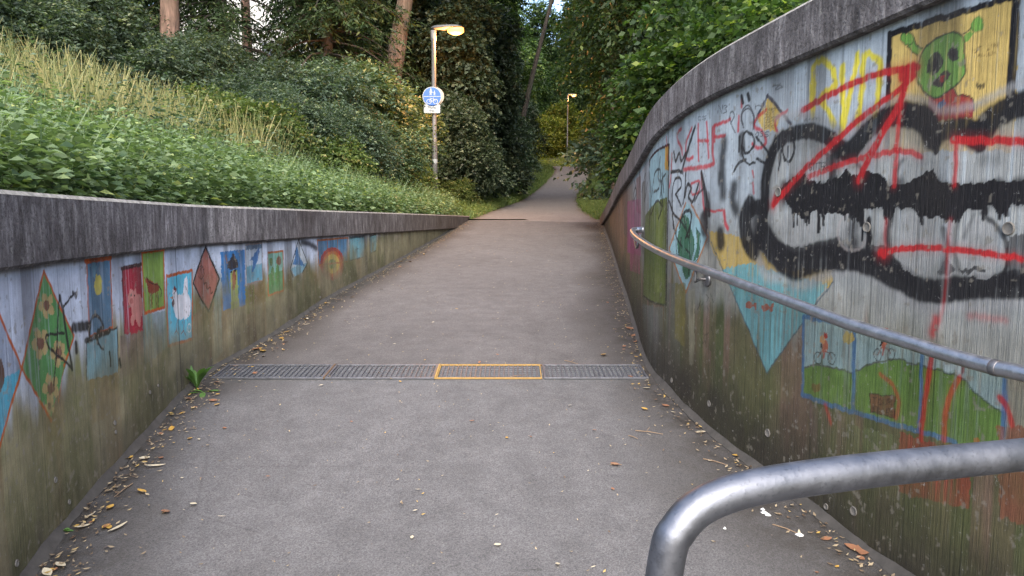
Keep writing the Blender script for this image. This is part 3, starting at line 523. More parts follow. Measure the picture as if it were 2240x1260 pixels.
    # alien in a yellow field
    i = c.panel('painted_panel', 'yellow framed painting of a green alien with two feelers')
    c.poly([(1946, 72), (2232, -12), (2216, 330), (1934, 330)], (214, 184, 108), pid=i, wear=.25)
    AG = (118, 166, 74); DO = (38, 48, 40)
    head = spline([(2010, 132), (2022, 108), (2050, 84), (2085, 72), (2108, 84), (2112, 120), (2110, 158), (2094, 184), (2072, 202), (2048, 212), (2026, 208), (2010, 184), (2007, 158)], 5, True)
    c.poly([(2018, 106), (2008, 120), (1984, 100), (1988, 88), (2000, 88)], AG); c.ell(1985, 84, 15, 14, AG, rot=.4); c.poly([(2106, 76), (2116, 88), (2132, 72), (2122, 62)], AG); c.ell(2138, 54, 15, 17, AG, rot=-.5)
    c.ring(1985, 84, 15, 14, 3, DO, op=.8); c.ring(2139, 54, 14, 17, 2.5, (80, 120, 60), op=.7); c.stroke([(2000, 82), (2006, 98), (2018, 106)], 3.5, DO); c.stroke([(1984, 102), (2008, 122)], 3, DO, smooth=False); c.stroke([(2106, 74), (2124, 60)], 3, DO, smooth=False)
    c.poly([(2030, 214), (2072, 204), (2086, 192), (2094, 206), (2122, 214), (2132, 236), (2126, 260), (2030, 260)], (164, 56, 50), pid=i); c.ell(2060, 226, 10, 8, (70, 96, 130)); c.stroke([(2088, 196), (2096, 208), (2124, 216), (2132, 238)], 3, DO)
    c.poly(head, AG); c.stroke(head[::5], 4.5, DO, closed=True, op=.9)
    c.ell(2044, 138, 16, 26, (54, 58, 52), rot=.45); c.ell(2041, 142, 8, 15, BK, rot=.45); c.ell(2085, 122, 14, 16, (54, 58, 52), rot=.6); c.ell(2085, 122, 8, 9, BK, rot=.6)
    c.poly([(2040, 186), (2046, 172), (2062, 154), (2082, 164), (2076, 176), (2060, 188)], (66, 56, 54)); c.ell(2062, 170, 6, 8, (160, 52, 50))
    c.stroke([(1940, 330), (1946, 74), (2100, 28), (2236, -14)], 15, BK, smooth=False, soft=.15, pid=i); c.stroke([(2225, -10), (2218, 100), (2208, 240)], 22, BK, smooth=False, soft=.15, pid=i)
    letters(c, 'IST EIN', 2122, 118, 9, 7, 1.8, (120, 96, 50), rise=.22); letters(c, 'ALIEN', 2138, 128, 8, 6, 1.6, (120, 96, 50), rise=.2); letters(c, 'ANNI', 2136, 194, 10, 4, 2, BK, rise=.1)
    # ---- spray paint
    g = c.panel('graffiti', 'yellow sprayed letters RVR')
    for pts in [[(1778, 256), (1778, 200), (1781, 145), (1800, 134), (1820, 150), (1826, 184), (1796, 212)], [(1795, 216), (1812, 245), (1824, 272)], [(1842, 146), (1844, 220), (1842, 290)], [(1842, 290), (1858, 215), (1877, 122)], [(1876, 270), (1886, 200), (1890, 128), (1910, 120), (1926, 140), (1922, 200), (1916, 250)]]: [c.stroke(pts, 15, YL, soft=.6, op=.95, pid=g, rough=1.2) for _ in (0, 1)]
    gr = c.panel('graffiti', 'red sprayed word SCHEISS with an underline')
    R2 = (196, 52, 62)
    for pts, w in [([(1490, 282), (1482, 292), (1483, 308), (1491, 323), (1493, 337)], 8), ([(1513, 280), (1501, 313), (1501, 342), (1507, 350), (1516, 343)], 8), ([(1527, 272), (1528, 352)], 8), ([(1546, 267), (1550, 345)], 8), ([(1527, 308), (1550, 307)], 7), ([(1563, 274), (1563, 310)], 8), ([(1563, 275), (1597, 262)], 8), ([(1563, 300), (1586, 297)], 8), ([(1616, 255), (1615, 286)], 7), ([(1675, 240), (1651, 266), (1653, 278), (1670, 292), (1675, 313), (1660, 325), (1646, 315)], 8), ([(1722, 242), (1701, 256), (1696, 270), (1701, 288)], 8), ([(1559, 280), (1559, 340), (1557, 361), (1496, 371)], 10), ([(1512, 402), (1530, 396), (1528, 420), (1514, 424), (1512, 402)], 6), ([(1534, 380), (1538, 440), (1542, 470)], 8), ([(1458, 300), (1460, 350)], 5), ([(1470, 335), (1468, 380), (1464, 410)], 6), ([(1542, 456), (1560, 462), (1580, 460)], 6), ([(1584, 462), (1586, 486), (1592, 500)], 11), ([(1646, 374), (1648, 388)], 5), ([(1647, 400), (1649, 424)], 5), ([(1622, 220), (1622, 234)], 8)]: c.stroke(pts, w, R2, soft=.6, op=.88, pid=gr)
    # big black bubble letters: grey fill then outlines
    g = c.panel('graffiti', 'large black and grey sprayed bubble letters')
    c.poly(spline([(1690, 300), (1750, 282), (1820, 320), (1860, 330), (1930, 270), (1990, 250), (2040, 290), (2100, 290), (2180, 250), (2260, 225), (2260, 630), (2140, 632), (2010, 640), (1930, 600), (1880, 570), (1820, 572), (1750, 592), (1690, 570), (1665, 450)], 4, True), GY, op=.80, wear=.6, pid=g)
    halo = (176, 176, 174)
    c.stroke([(1640, 470), (1668, 590), (1710, 606), (1760, 622), (1830, 590), (1890, 592), (1950, 630), (2013, 668), (2100, 666), (2260, 660)], 26, halo, op=.75, soft=.9)
    c.stroke([(1700, 258), (1750, 250), (1810, 268), (1855, 296), (1890, 262), (1930, 232), (1985, 214), (2030, 226), (2060, 240), (2130, 232), (2180, 205), (2250, 178)], 18, halo, op=.6, soft=.9)
    rr = random.Random(5)
    K = lambda pts, w, op=.98, soft=.22, **kw: c.stroke(pts, w * (1.5 if w > 15 and 'smooth' not in kw else 1.2), (26, 24, 27), op=op, soft=soft, pid=g, **kw)
    for pts, w in (([(1664, 530), (1676, 375), (1706, 308), (1766, 287), (1816, 303), (1848, 334), (1898, 286), (1936, 259), (1986, 250), (2034, 280), (2104, 280), (2150, 280), (2184, 250), (2262, 218)], 66), ([(1668, 512), (1697, 552), (1735, 580), (1784, 566), (1862, 560), (1917, 582), (1974, 612), (2031, 635), (2107, 628), (2262, 624)], 84)): c.stroke(pts, w, (44, 42, 45), op=.42, soft=.9)
    for pg in ([(1780, 585), (1800, 540), (1840, 548), (1850, 585)], [(1895, 575), (1905, 535), (1945, 540), (1975, 600)], [(1805, 330), (1835, 345), (1830, 400), (1812, 400)], [(1690, 530), (1740, 560), (1720, 590), (1680, 560)], [(2050, 600), (2075, 560), (2090, 600)], [(2205, 520), (2262, 500), (2262, 620), (2190, 620)]): c.poly(pg, (40, 38, 42), op=.75, wear=.5)
    K([(1664, 530), (1672, 450), (1678, 375), (1706, 308), (1766, 287), (1816, 303), (1848, 334)], 23)
    K([(1835, 325), (1862, 328), (1898, 286), (1936, 259), (1986, 250), (2028, 266)], 31); K([(1980, 250), (2020, 262), (2044, 300)], 38); K([(2034, 280), (2046, 306), (2048, 330)], 14)
    K([(2050, 290), (2073, 284), (2104, 280), (2144, 288)], 30); K([(2128, 296), (2150, 286), (2184, 250), (2262, 218)], 38); K([(2130, 300), (2144, 318)], 22)
    K([(1640, 452), (1630, 480), (1634, 520), (1648, 545)], 34); K([(1648, 455), (1672, 452)], 24); K([(1655, 480), (1650, 520)], 20, .8, .8)
    K([(1668, 512), (1697, 552), (1735, 582), (1784, 568), (1830, 562), (1862, 562)], 41); K([(1690, 540), (1735, 556), (1800, 545), (1835, 535)], 24, .9); K([(1850, 560), (1917, 584), (1974, 614), (2031, 637), (2107, 630), (2184, 626), (2262, 628)], 36); K([(1880, 556), (1940, 578), (1990, 606)], 24, .9); K([(2190, 612), (2262, 606)], 26, .9)
    K([(1584, 312), (1580, 350), (1580, 390), (1582, 424)], 21, .88, .8); K([(1574, 380), (1572, 400)], 12, .7, .9); K([(1606, 408), (1602, 436), (1610, 460)], 18, .88, .8); K([(1576, 512), (1577, 532)], 24, .92, .5); K([(1536, 385), (1543, 440), (1546, 500)], 12, .9, .5); K([(1545, 470), (1546, 525)], 21, .75, .9)
    K([(1816, 312), (1822, 350), (1819, 396)], 12, .75, .7); K([(1842, 360), (1868, 352), (1890, 378)], 6, .5, .8); K([(1975, 350), (1962, 370), (1958, 395)], 10, .6, .9)
    for cx, cy, rx_, ry_ in ((1745, 500, 44, 46), (1865, 507, 33, 40), (2008, 535, 54, 72), (2145, 543, 50, 74)): c.ell(cx, cy, rx_ * .92, ry_ * .92, (160, 160, 158), op=.55, wear=.7)
    c.stroke([(1866, 490), (1862, 512), (1868, 530)], 26, (26, 24, 27), op=.9, soft=1.); c.ring(1865, 507, 33, 41, 7, (168, 160, 156), op=.6, soft=.8); K([(1900, 480), (1902, 520), (1896, 552)], 12, 1., .3)
    K([(2066, 500), (2072, 545), (2062, 596)], 13, .85, .7); K([(1948, 470), (1942, 520), (1950, 580)], 14, .85, .8); K([(2150, 466), (2190, 505), (2204, 560), (2196, 600)], 9, .8, .6); K([(2096, 470), (2088, 540), (2096, 590)], 11, .55, .9); c.ell(2126, 590, 30, 6, BK, op=.85); K([(2150, 352), (2180, 350)], 18, .3, 1.); K([(2130, 470), (2110, 520)], 8, .4, .9)
    top = [(1706, 426), (1722, 402), (1755, 388), (1772, 404), (1800, 410), (1830, 398), (1850, 380), (1862, 396), (1888, 383), (1930, 388), (1942, 414), (1975, 415), (2000, 398), (2022, 386), (2046, 378), (2054, 408), (2100, 410), (2180, 404), (2262, 406)]
    bot = [(2262, 441), (2212, 441), (2200, 460), (2184, 456), (2168, 441), (2150, 452), (2120, 450), (2100, 470), (2070, 472), (2050, 466), (2010, 470), (2000, 449), (1960, 450), (1945, 472), (1930, 446), (1890, 451), (1880, 472), (1850, 462), (1830, 455), (1800, 464), (1780, 451), (1760, 472), (1738, 458)]
    top = [(x, y - 9) for x, y in top]; bot = [(x, y + 7) for x, y in bot]; c.poly(top + bot, (20, 18, 21), pid=g, wear=.1); K([(1716, 425), (1760, 428), (1860, 425), (1974, 432), (2126, 429), (2262, 424)], 30, 1., .9)
    for k in range(19): K([(rr.uniform(1715, 2255), rr.uniform(394, 412))] * 2, rr.uniform(12, 26), .8, 1., smooth=False)
    for a, b, m, Lm in ((1730, 1772, 16, 30), (1788, 1804, 7, 44), (1842, 1884, 18, 26), (1880, 1900, 5, 60), (1936, 1950, 4, 26), (2008, 2028, 8, 28), (2066, 2104, 14, 22), (2150, 2158, 3, 16), (2186, 2206, 7, 16)):
        for k in range(m):
            x = rr.uniform(a, b); K([(x, 448), (x + rr.uniform(-1, 1), 466 + rr.random() ** 1.5 * Lm)], rr.uniform(3, 7), 1., .25, smooth=False, taper=True)
    # red strokes
    g = c.panel('graffiti', 'long red sprayed strokes across the bubble letters')
    D = lambda pts, w, op=.96, soft=.3: (c.stroke(pts, w * 1.7, RD, op=op * .22, soft=1.), c.stroke(pts, w, RD, op=op, soft=soft, pid=g))
    D([(1757, 240), (1820, 205), (1900, 168), (1950, 155), (2008, 146)], 15); D([(1692, 446), (1762, 369), (1830, 306), (1887, 255), (1955, 205), (2000, 166)], 15); D([(1878, 394), (1905, 338), (1930, 292), (1967, 228), (1985, 165)], 18); D([(1955, 407), (1961, 330), (1968, 250), (1982, 180)], 12, .75); D([(1975, 165), (1995, 150)], 30); D([(1770, 386), (1845, 358), (1929, 336), (1980, 331), (2014, 341)], 13, .8); D([(2085, 306), (2150, 308), (2262, 308)], 18); D([(2092, 312), (2091, 360), (2088, 404)], 11, .75); D([(1929, 552), (1970, 545), (2013, 542), (2075, 545), (2139, 551), (2236, 566)], 14); D([(1926, 553), (1932, 556)], 20); D([(1938, 480), (1936, 545)], 9, .4, .9); D([(2078, 480), (2074, 570), (2064, 660), (2048, 720)], 10, .35, .9); D([(1690, 448), (1698, 428)], 16, .85, .7)
    D([(2037, 778), (2030, 830), (2022, 880), (2014, 960)], 13, .8); D([(2100, 826), (2080, 860), (2070, 900), (2064, 960)], 14, .6); D([(2188, 868), (2206, 897), (2212, 928)], 13, .8); D([(1926, 817), (1954, 846), (1966, 883), (1960, 914)], 10, .45); D([(1806, 886), (1818, 926)], 10, .55, .8); D([(2046, 700), (2040, 728)], 18, .7, .9); D([(2120, 690), (2200, 700)], 14, .3, 1.)
    # black marker scrawls
    g = c.panel('graffiti', 'thin black marker tags near the far end of the wall')
    k = lambda pts, w=4, op=.95: c.stroke(pts, w * 1.65, BK, op=op, soft=.35, pid=g)
    k([(1520, 278), (1510, 310), (1498, 350), (1492, 372)], 6); k([(1474, 332), (1478, 352), (1486, 336), (1490, 352), (1500, 336)], 5); k([(1468, 376), (1484, 374), (1494, 378)], 5); k([(1473, 500), (1470, 430), (1476, 395), (1488, 390), (1490, 408), (1478, 424)], 4); k([(1478, 424), (1490, 450)], 4); k([(1500, 378), (1498, 420), (1494, 446)], 4); k([(1498, 430), (1504, 404), (1512, 412), (1506, 430), (1516, 440), (1528, 402)], 5); k([(1464, 440), (1474, 468), (1490, 484), (1498, 500)], 4); k([(1490, 480), (1500, 462), (1512, 466), (1508, 500), (1500, 520)], 5); k([(1534, 378), (1546, 430), (1552, 470)], 7); k([(1540, 470), (1550, 460), (1548, 430)], 14, .6); k([(1538, 480), (1540, 500)], 22, .8)
    k([(1622, 323), (1627, 294), (1637, 288), (1649, 301), (1649, 318), (1639, 332), (1630, 335)], 4); k([(1630, 335), (1622, 318), (1626, 345), (1636, 358), (1652, 355)], 3.5); k([(1655, 299), (1660, 309), (1677, 328), (1682, 344), (1672, 356), (1656, 347)], 4); k([(1696, 297), (1690, 330), (1682, 352)], 4); k([(1606, 374), (1618, 354), (1632, 349)], 4.5); k([(1618, 299), (1617, 330)], 4); k([(1622, 300), (1624, 330)], 15, .75); k([(1716, 350), (1712, 320), (1722, 292), (1734, 296), (1738, 326), (1728, 352), (1716, 350)], 4); k([(1704, 372), (1708, 330)], 4); k([(1724, 322), (1723, 345)], 3)
    for x, y in ((1622, 212), (1636, 206)): k([(x, y), (x + 3, y + 12)], 7)
    for r in (16, 9): c.stroke([(1626, 280), (1626 - r * .3, 250), (1636, 246 - r), (1646 + r * .2, 252), (1648, 282)], 4, (58, 58, 66), op=.85, pid=g)
    letters(c, 'CS', 1526, 262, 8, 8, 1.6, BK); letters(c, 'N3', 1570, 248, 18, 9, 1.8, BK, 2.); letters(c, 'H', 1652, 238, 12, 12, 2.2, (70, 70, 76)); letters(c, 'OSS', 1652, 300, 11, 8, 2.2, BK); letters(c, 'GITTER', 1770, 372, 16, 5, 2, (40, 40, 44)); letters(c, 'BASTI', 1760, 266, 6, 6, 1.3, (90, 90, 94), rise=.05)
    k([(1690, 190), (1700, 186), (1712, 192), (1696, 196), (1708, 184)], 2, .6); k([(1598, 272), (1606, 252), (1600, 244), (1596, 262), (1608, 290)], 2.5, .7); k([(1350, 430), (1356, 470), (1360, 520)], 4, .5); k([(1388, 395), (1392, 420), (1386, 440)], 4, .6); k([(1420, 380), (1424, 430), (1420, 500)], 9, .5); k([(1444, 345), (1440, 390), (1448, 400), (1444, 430)], 4, .7); k([(1448, 380), (1452, 420)], 4, .7)
    for pts in ([(1426, 430), (1432, 380), (1444, 372), (1442, 410), (1430, 420)], [(1450, 450), (1446, 400), (1456, 380)], [(1424, 470), (1436, 440), (1448, 452), (1440, 480)], [(1404, 420), (1412, 380), (1410, 440), (1416, 400)], [(1384, 440), (1390, 410), (1394, 450)], [(1470, 470), (1480, 520), (1492, 540)], [(1486, 500), (1494, 470), (1506, 520), (1512, 480)], [(1520, 440), (1530, 420), (1540, 412)], [(1500, 545), (1510, 560), (1506, 600)], [(1484, 560), (1490, 520)]): k(pts, 3.6, .85)
    for _ in range(26):
        x = rr.uniform(1530, 1560); y = rr.uniform(640, 760); k([(x, y), (x + rr.uniform(-6, 6), y + rr.uniform(4, 14))], 1.6, .5)
    # grime over the foot
    n = fbm(c.U * 3, c.Z * 4, 177, 3); a = (1 - sstep(.10, .62, c.H + (n - .5) * .5)) * .75 * np.clip(fbm(c.U * 18, c.Z * 2, 179, 3) * 1.6, 0, 1)
    mc = lin((80, 77, 55)) * (.55 + .8 * n[..., None]); c.c[:] = c.c * (1 - a[..., None]) + mc * a[..., None]

def extrude(W, prof, u, name, mat, root, zoff, ends=True):
    """sweep an (out, up) profile along a wall; zoff(u) gives the height"""
    P = W.p(u); Nn = W.n(u); z = zoff(u); m = len(prof); V = []
    for i in range(len(u)):
        for o, h in prof: V.append((P[i, 0] + Nn[i, 0] * o, P[i, 1] + Nn[i, 1] * o, z[i] + h))
    Fs = [(i * m + k, i * m + (k + 1) % m, (i + 1) * m + (k + 1) % m, (i + 1) * m + k) for i in range(len(u) - 1) for k in range(m)]
    if ends: Fs += [tuple(range(m)), tuple((len(u) - 1) * m + k for k in range(m))[::-1]]
    return MB().add(V, Fs).build(name, mat, root)

def make_wall(W, top, depth, label, painter, base, rows, step, holes, seam_px, side):
    root = empty('retaining_wall', (0, 0, 0), label, 'wall')
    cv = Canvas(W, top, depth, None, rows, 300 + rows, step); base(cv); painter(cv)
    su = W.hit(*seam_px)[0]; d = abs(cv.U - su); a = np.clip(1 - d / .012, 0, 1) * .9; cv.c[:] = cv.c * (1 - a[..., None]) + lin((52, 46, 42)) * a[..., None]
    bid = np.floor(cv.U / .105); bf = cv.U / .105 - bid; hsh = np.random.default_rng(9).random(600)[bid.astype(int) % 600]
    cv.c *= (.86 + .26 * hsh)[..., None]; a = (np.minimum(bf, 1 - bf) < .03) * .30 * (fbm(cv.U * 3, cv.Z * 2, 91, 2) > .42); cv.c *= (1 - a)[..., None]
    run = np.clip((fbm(cv.U * 7, cv.Z * .35, 95, 3) - .52) * 7, 0, 1) * np.clip(1.1 - cv.D / (.25 + .9 * vnoise(cv.U * 5, cv.U * 0, 97)), 0, 1) * .55
    cv.c[:] = cv.c * (1 - run[..., None]) + lin((64, 58, 54)) * run[..., None]
    ms = np.clip((fbm(cv.U * 2.4, cv.Z * 2.0, 99, 4) - .52) * 9, 0, 1) * np.clip(1.15 - cv.H / .75, 0, 1) * .7 * np.clip(fbm(cv.U * 30, cv.Z * 9, 101, 3) * 1.7, 0, 1)
    cv.c[:] = cv.c * (1 - ms[..., None]) + lin((88, 92, 54)) * ms[..., None]
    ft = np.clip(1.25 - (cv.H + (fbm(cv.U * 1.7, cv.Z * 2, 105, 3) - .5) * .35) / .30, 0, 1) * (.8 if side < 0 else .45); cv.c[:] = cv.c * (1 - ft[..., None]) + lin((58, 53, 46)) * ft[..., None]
    fl = np.clip((fbm(cv.U * 40, cv.Z * 34, 103, 4) - .71) * 22, 0, 1) * .6
    cv.c[:] = cv.c * (1 - fl[..., None]) + lin((134, 128, 116)) * fl[..., None]
    cv.c *= KA * (1.38 if side > 0 else 1.14)
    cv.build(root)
    u = np.linspace(0, W.L, 150); b = .012
    prof = [(.045, b), (.045 - b, 0), (-.30, 0), (-.30, depth - .02), (-.28, depth), (.045 - b * 1.3, depth), (.045, depth - b * 1.3)]
    br = [0.] + sorted(list(np.arange(su, .4, -2.45)[1:]) + list(np.arange(su, W.L - .4, 2.45))) + [W.L]
    for a, b in zip(br[:-1], br[1:]): extrude(W, prof, np.linspace(a + .006, b - .006, max(4, int((b - a) / .1))), 'coping', M['coping'], root, lambda q: top(q) - depth)
    gz = SLOPE * W.p(u)[:, 1]
    P = W.p(u); Nn = W.n(u); V = []; 
    for i in range(len(u)):                                                       # concrete behind the painted face
        zt = top(u[i:i + 1])[0] - depth - .004
        zt = max(zt, gz[i] - .10)
        for o, z in ((-.006, gz[i] - .3), (-.006, zt), (-.27, zt), (-.27, gz[i] - .3)): V.append((P[i, 0] + Nn[i, 0] * o, P[i, 1] + Nn[i, 1] * o, z))
    Fs = [(i * 4 + k, i * 4 + (k + 1) % 4, i * 4 + 4 + (k + 1) % 4, i * 4 + 4 + k) for i in range(len(u) - 1) for k in range(4)] + [(0, 1, 2, 3), tuple((len(u) - 1) * 4 + k for k in (3, 2, 1, 0))]
    MB().add(V, Fs).build('wall_core', M['back'], root)
    uf = np.linspace(0, W.L - .05, 400); rr = np.random.default_rng(3); wv = .016 + .03 * rr.random(400); wv = np.convolve(wv, np.ones(5) / 5, 'same')
    P = W.p(uf); Nn = W.n(uf); gz = SLOPE * P[:, 1]; V = []
    for i in range(400):
        for o, z in ((.002, wv[i] * 1.1), (wv[i] * .45, wv[i] * .55), (wv[i], .003)): V.append((P[i, 0] + Nn[i, 0] * o, P[i, 1] + Nn[i, 1] * o, gz[i] + z))
    MB().add(V, [(i * 3 + k, i * 3 + 3 + k, i * 3 + 4 + k, i * 3 + 1 + k) for i in range(399) for k in range(2)]).build('mortar_fillet', M['fillet'], root, True)
    for (px, py, r) in holes:                                                     # formwork tie holes: a rim with a sunk plug
        q = W.hit(px, py); p = W.p([q[0]])[0]; n = W.n([q[0]])[0]; t = np.array([-n[1], n[0]]); R = r * q[2] / F
        V = []; S = 16
        for rad, o in ((1.18, .0015), (1.05, .006), (.92, .004), (.62, .0022)):
            for k in range(S): a_ = 2 * math.pi * k / S; V.append((p[0] + n[0] * o + t[0] * R * rad * math.cos(a_), p[1] + n[1] * o + t[1] * R * rad * math.cos(a_), q[1] + R * rad * math.sin(a_)))
        Fs = [(j * S + k, j * S + (k + 1) % S, j * S + S + (k + 1) % S, j * S + S + k) for j in range(3) for k in range(S)] + [tuple(3 * S + k for k in range(S))]
        MB().add(V, Fs).build('tie_hole', M['hole'], root, True)
    return root
make_wall(WL, lt, LT, 'low painted concrete retaining wall with dark coping on the left of the ramp', paint_left, base_left, 330, .0018, [(327, 858, 4), (345, 843, 3), (250, 925, 5), (252, 945, 4), (120, 1050, 6), (150, 1098, 5), (35, 1232, 7), (632, 703, 3), (700, 650, 2.5)], (395, 800), 1)
make_wall(WR, rt, RT_T, 'tall graffiti covered concrete retaining wall on the right of the ramp', paint_right, base_right, 470, .0020, [(1703, 420, 9), (1897, 497, 10), (2207, 500, 13), (1680, 947, 8), (1868, 1118, 9), (1552, 883, 6), (1470, 832, 5), (1808, 1108, 6)], (1452, 800), -1)

# ------------------------------------------------------------------ ramp, path, terrain
def lx(y): return np.interp(y, WL.P[:, 1], WL.P[:, 0])
def rx(y): return np.interp(y, WR.P[:, 1], WR.P[:, 0])
ys = np.r_[np.linspace(-4, 0, 12), np.linspace(.1, 16.5, 240)]; nx = 60
X = np.array([np.linspace(lx(y) - .004, rx(y) + .004, nx) for y in ys]); Y = np.repeat(ys[:, None], nx, 1)
Zr = SLOPE * Y + (fbm(X * 1.3, Y * 1.3, 3, 3) - .5) * .012
ed = np.minimum(X - X[:, :1], X[:, -1:] - X); edge = np.clip(1.25 - ed / (.10 + .62 * fbm(X * 2, Y * 1.5, 8, 3) * np.where(X > .5, 1.25, .9)), 0, 1)
def grid(name, X, Y, Z, mat, attrs=None, parent=None):
    n, m = X.shape; idx = np.arange(n * m).reshape(n, m)
    Q = np.stack([idx[:-1, :-1], idx[:-1, 1:], idx[1:, 1:], idx[1:, :-1]], -1).reshape(-1, 4)
    return link(name, npmesh(name, np.dstack([X, Y, Z]).reshape(-1, 3), Q, mat, True, {k: v.ravel() for k, v in (attrs or {}).items()}), parent)
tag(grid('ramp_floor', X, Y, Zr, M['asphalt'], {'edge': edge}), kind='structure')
PC = [(.42, 16.0, SLOPE * 16.0), (.47, 16.5, SLOPE * 16.5)]; PWD = [3.12, 3.1]
for (l, r, y, d) in [(1084, 1276, 458, 22.), (1148, 1267, 433, 29.), (1195, 1287, 395, 38.), (1212, 1292, 367, 45.)]:
    a, b = at(l, y, d), at(r, y, d); PC.append(((a[0] + b[0]) / 2, d, a[2])); PWD.append(b[0] - a[0])
PC += [(2.6, 50.5, PC[-1][2] + .45), (-1.2, 54.5, PC[-1][2] + .75), (-7, 57, PC[-1][2] + 1.0)]; PWD += [2.3, 2.3, 2.3]
PCs = spline([p + (w,) for p, w in zip(PC, PWD)], 10); print('path', np.array(PC).round(2).tolist(), np.round(PWD, 2))
T = np.gradient(PCs[:, :2], axis=0); T /= np.linalg.norm(T, axis=1)[:, None]; NL = np.c_[-T[:, 1], T[:, 0]]
w = np.linspace(1, -1, 24); wob = (fbm(np.arange(len(PCs)) * .9, np.zeros(len(PCs)), 9, 2) - .5) * .25
X = PCs[:, :1] + NL[:, :1] * w * (PCs[:, 3:] / 2 + wob[:, None] * abs(w)); Y = PCs[:, 1:2] + NL[:, 1:] * w * (PCs[:, 3:] / 2 + wob[:, None] * abs(w))
Zp = np.repeat(PCs[:, 2:3], 24, 1) + .012; Zp[:12] -= .010 * np.linspace(1, 0, 12)[:, None]
Zp[PCs[:, 1] < 16.5] = SLOPE * PCs[PCs[:, 1] < 16.5][:, 1:2] - .03
tag(grid('path', X, Y, Zp, M['path'], {'edge': np.clip(1.2 - (1 - abs(np.repeat(w[None], len(X), 0))) * 6, 0, 1)}), kind='structure')
_mono = PCs[:, 1].argsort()
def pz(y): return np.interp(y, PCs[:, 1], PCs[:, 2]) + np.maximum(y - 57, 0) * .05
PD = np.array([PCs[i] + (PCs[i + 1] - PCs[i]) * f for i in range(len(PCs) - 1) for f in (0, .34, .67)]); TD = np.gradient(PD[:, :2], axis=0); TD /= np.linalg.norm(TD, axis=1)[:, None] + 1e-9
def pdist(x, y):
    """signed distance to the path's centre line (left negative) less half width"""
    D = np.full(np.shape(x), 1e9); S = np.ones(np.shape(x))
    for q, tn in zip(PD, TD):
        d = np.hypot(x - q[0], y - q[1]) - q[3] / 2; s = np.sign((x - q[0]) * tn[1] - (y - q[1]) * tn[0])
        k = d < D; D = np.where(k, d, D); S = np.where(k, s, S)
    return D, S
def rise(e, f): e = np.maximum(e, 0); return f * np.minimum(e, 7) + .10 * np.maximum(e - 7, 0)
def terr(x, y):
    x = np.asarray(x, float); y = np.asarray(y, float); x, y = np.broadcast_arrays(x, y)
    left = x < .5 * (lx(np.minimum(y, 16.5)) + rx(np.minimum(y, 16.5)))
    u_r = np.interp(y, WR.P[:, 1], WR.U)
    nearz = np.where(left, 1.56 + rise(lx(y) - x - .25, .31), rt(u_r) - .06 + rise(x - rx(y) - .25, .24))
    D, S = pdist(x, y); f = np.where(S < 0, np.interp(y, [17, 30], [.36, .16]), np.interp(y, [17, 26], [.26, .18]))
    farz = pz(y) + rise(D, f) - np.where(D < -.05, .13, .01)
    k = sstep(16.3, 17.6, y); z = nearz * (1 - k) + farz * k
    return z + (fbm(x * .7 + 50, y * .7 + 50, 5, 3) - .5) * .16 * np.clip(np.where(D < 0, .15, D * .5), 0, 1)
# bank sheets beside the ramp
e = np.r_[0, .04, np.geomspace(.15, 70, 60)]; ys = np.linspace(-12, 16.62, 90)
for nm, fx, sg in (('bank', lx, -1), ('bank', rx, 1)):
    X = np.array([fx(y) + sg * (.285 + e) for y in ys]); Y = np.repeat(ys[:, None], len(e), 1); Z = terr(X, Y); Z[:, 0] -= .5
    tag(grid(nm, X if sg > 0 else X[:, ::-1], Y, Z if sg > 0 else Z[:, ::-1], M['soil']), kind='structure')
xs = np.unique(np.r_[np.linspace(-90, -8, 50), np.linspace(-8, 10, 90), np.linspace(10, 90, 50)]); ys = np.unique(np.r_[np.linspace(16.6, 60, 150), np.linspace(60, 160, 40)])
X, Y = np.meshgrid(xs, ys); tag(grid('ground', X, Y, terr(X, Y), M['soil']), kind='structure')

# ------------------------------------------------------------------ drain gratings across the ramp
gl0, gl1 = on_ramp(700, 801)[1], on_ramp(700, 831)[1]; y0, y1 = gl1, gl0
xsn = [on_ramp(x, 816)[0] for x in (478, 721, 957, 1186, 1412)]
names = ['dark drain grating nearest the left wall', 'drain grating left of the joint painted with ochre lamp glare', 'drain grating right of the joint painted with ochre lamp glare, with thin bright bars', 'drain grating nearest the right wall, with a bent leaf on it']
z_at = lambda y: SLOPE * y
sl = math.atan(SLOPE); MR = Matrix.Rotation(sl, 3, 'X')
for k in range(4):
    xa, xb = xsn[k] + .006, xsn[k + 1] - .006; yc = (y0 + y1) / 2; zc = z_at(yc) + .010; L = xb - xa; Wd = y1 - y0; cx = (xa + xb) / 2
    r = empty('drain_grating', (cx, yc, zc), names[k], 'drain grating', 'gratings across the ramp'); r.rotation_euler.x = sl
    f = MB()
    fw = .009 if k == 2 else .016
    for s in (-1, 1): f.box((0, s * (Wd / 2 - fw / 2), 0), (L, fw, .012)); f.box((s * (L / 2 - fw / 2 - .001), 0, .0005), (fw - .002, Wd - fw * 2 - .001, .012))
    f.build('frame', M['yellow'] if k == 2 else M['galv'], r, bevel=.002)  # third frame carries the lamp's glare as ochre colour
    b = MB(); nb = 22
    for j in range(1, nb): b.box((-L / 2 + L * j / nb, 0, -.001), (.0065, Wd - .034, .008))
    for j in range(1, 7): b.box((0, -Wd / 2 + Wd * j / 7, -.005), (L - .034, .0035, .006))
    b.build('bars', M['galv'], r)
    MB().box((0, 0, -.0105), (L - .002, Wd - .002, .006)).build('channel', M['dark'], r)
    if k == 1: MB().box((L / 2 + .006, 0, .002), (.012, Wd, .013)).build('joint_bar', M['yellow'], r)  # ochre here is the lamp's reflection painted onto the bar
    if k == 0: MB().box((L / 2 + .006, 0, .002), (.012, Wd, .013)).build('joint_bar', M['rusty'], r)
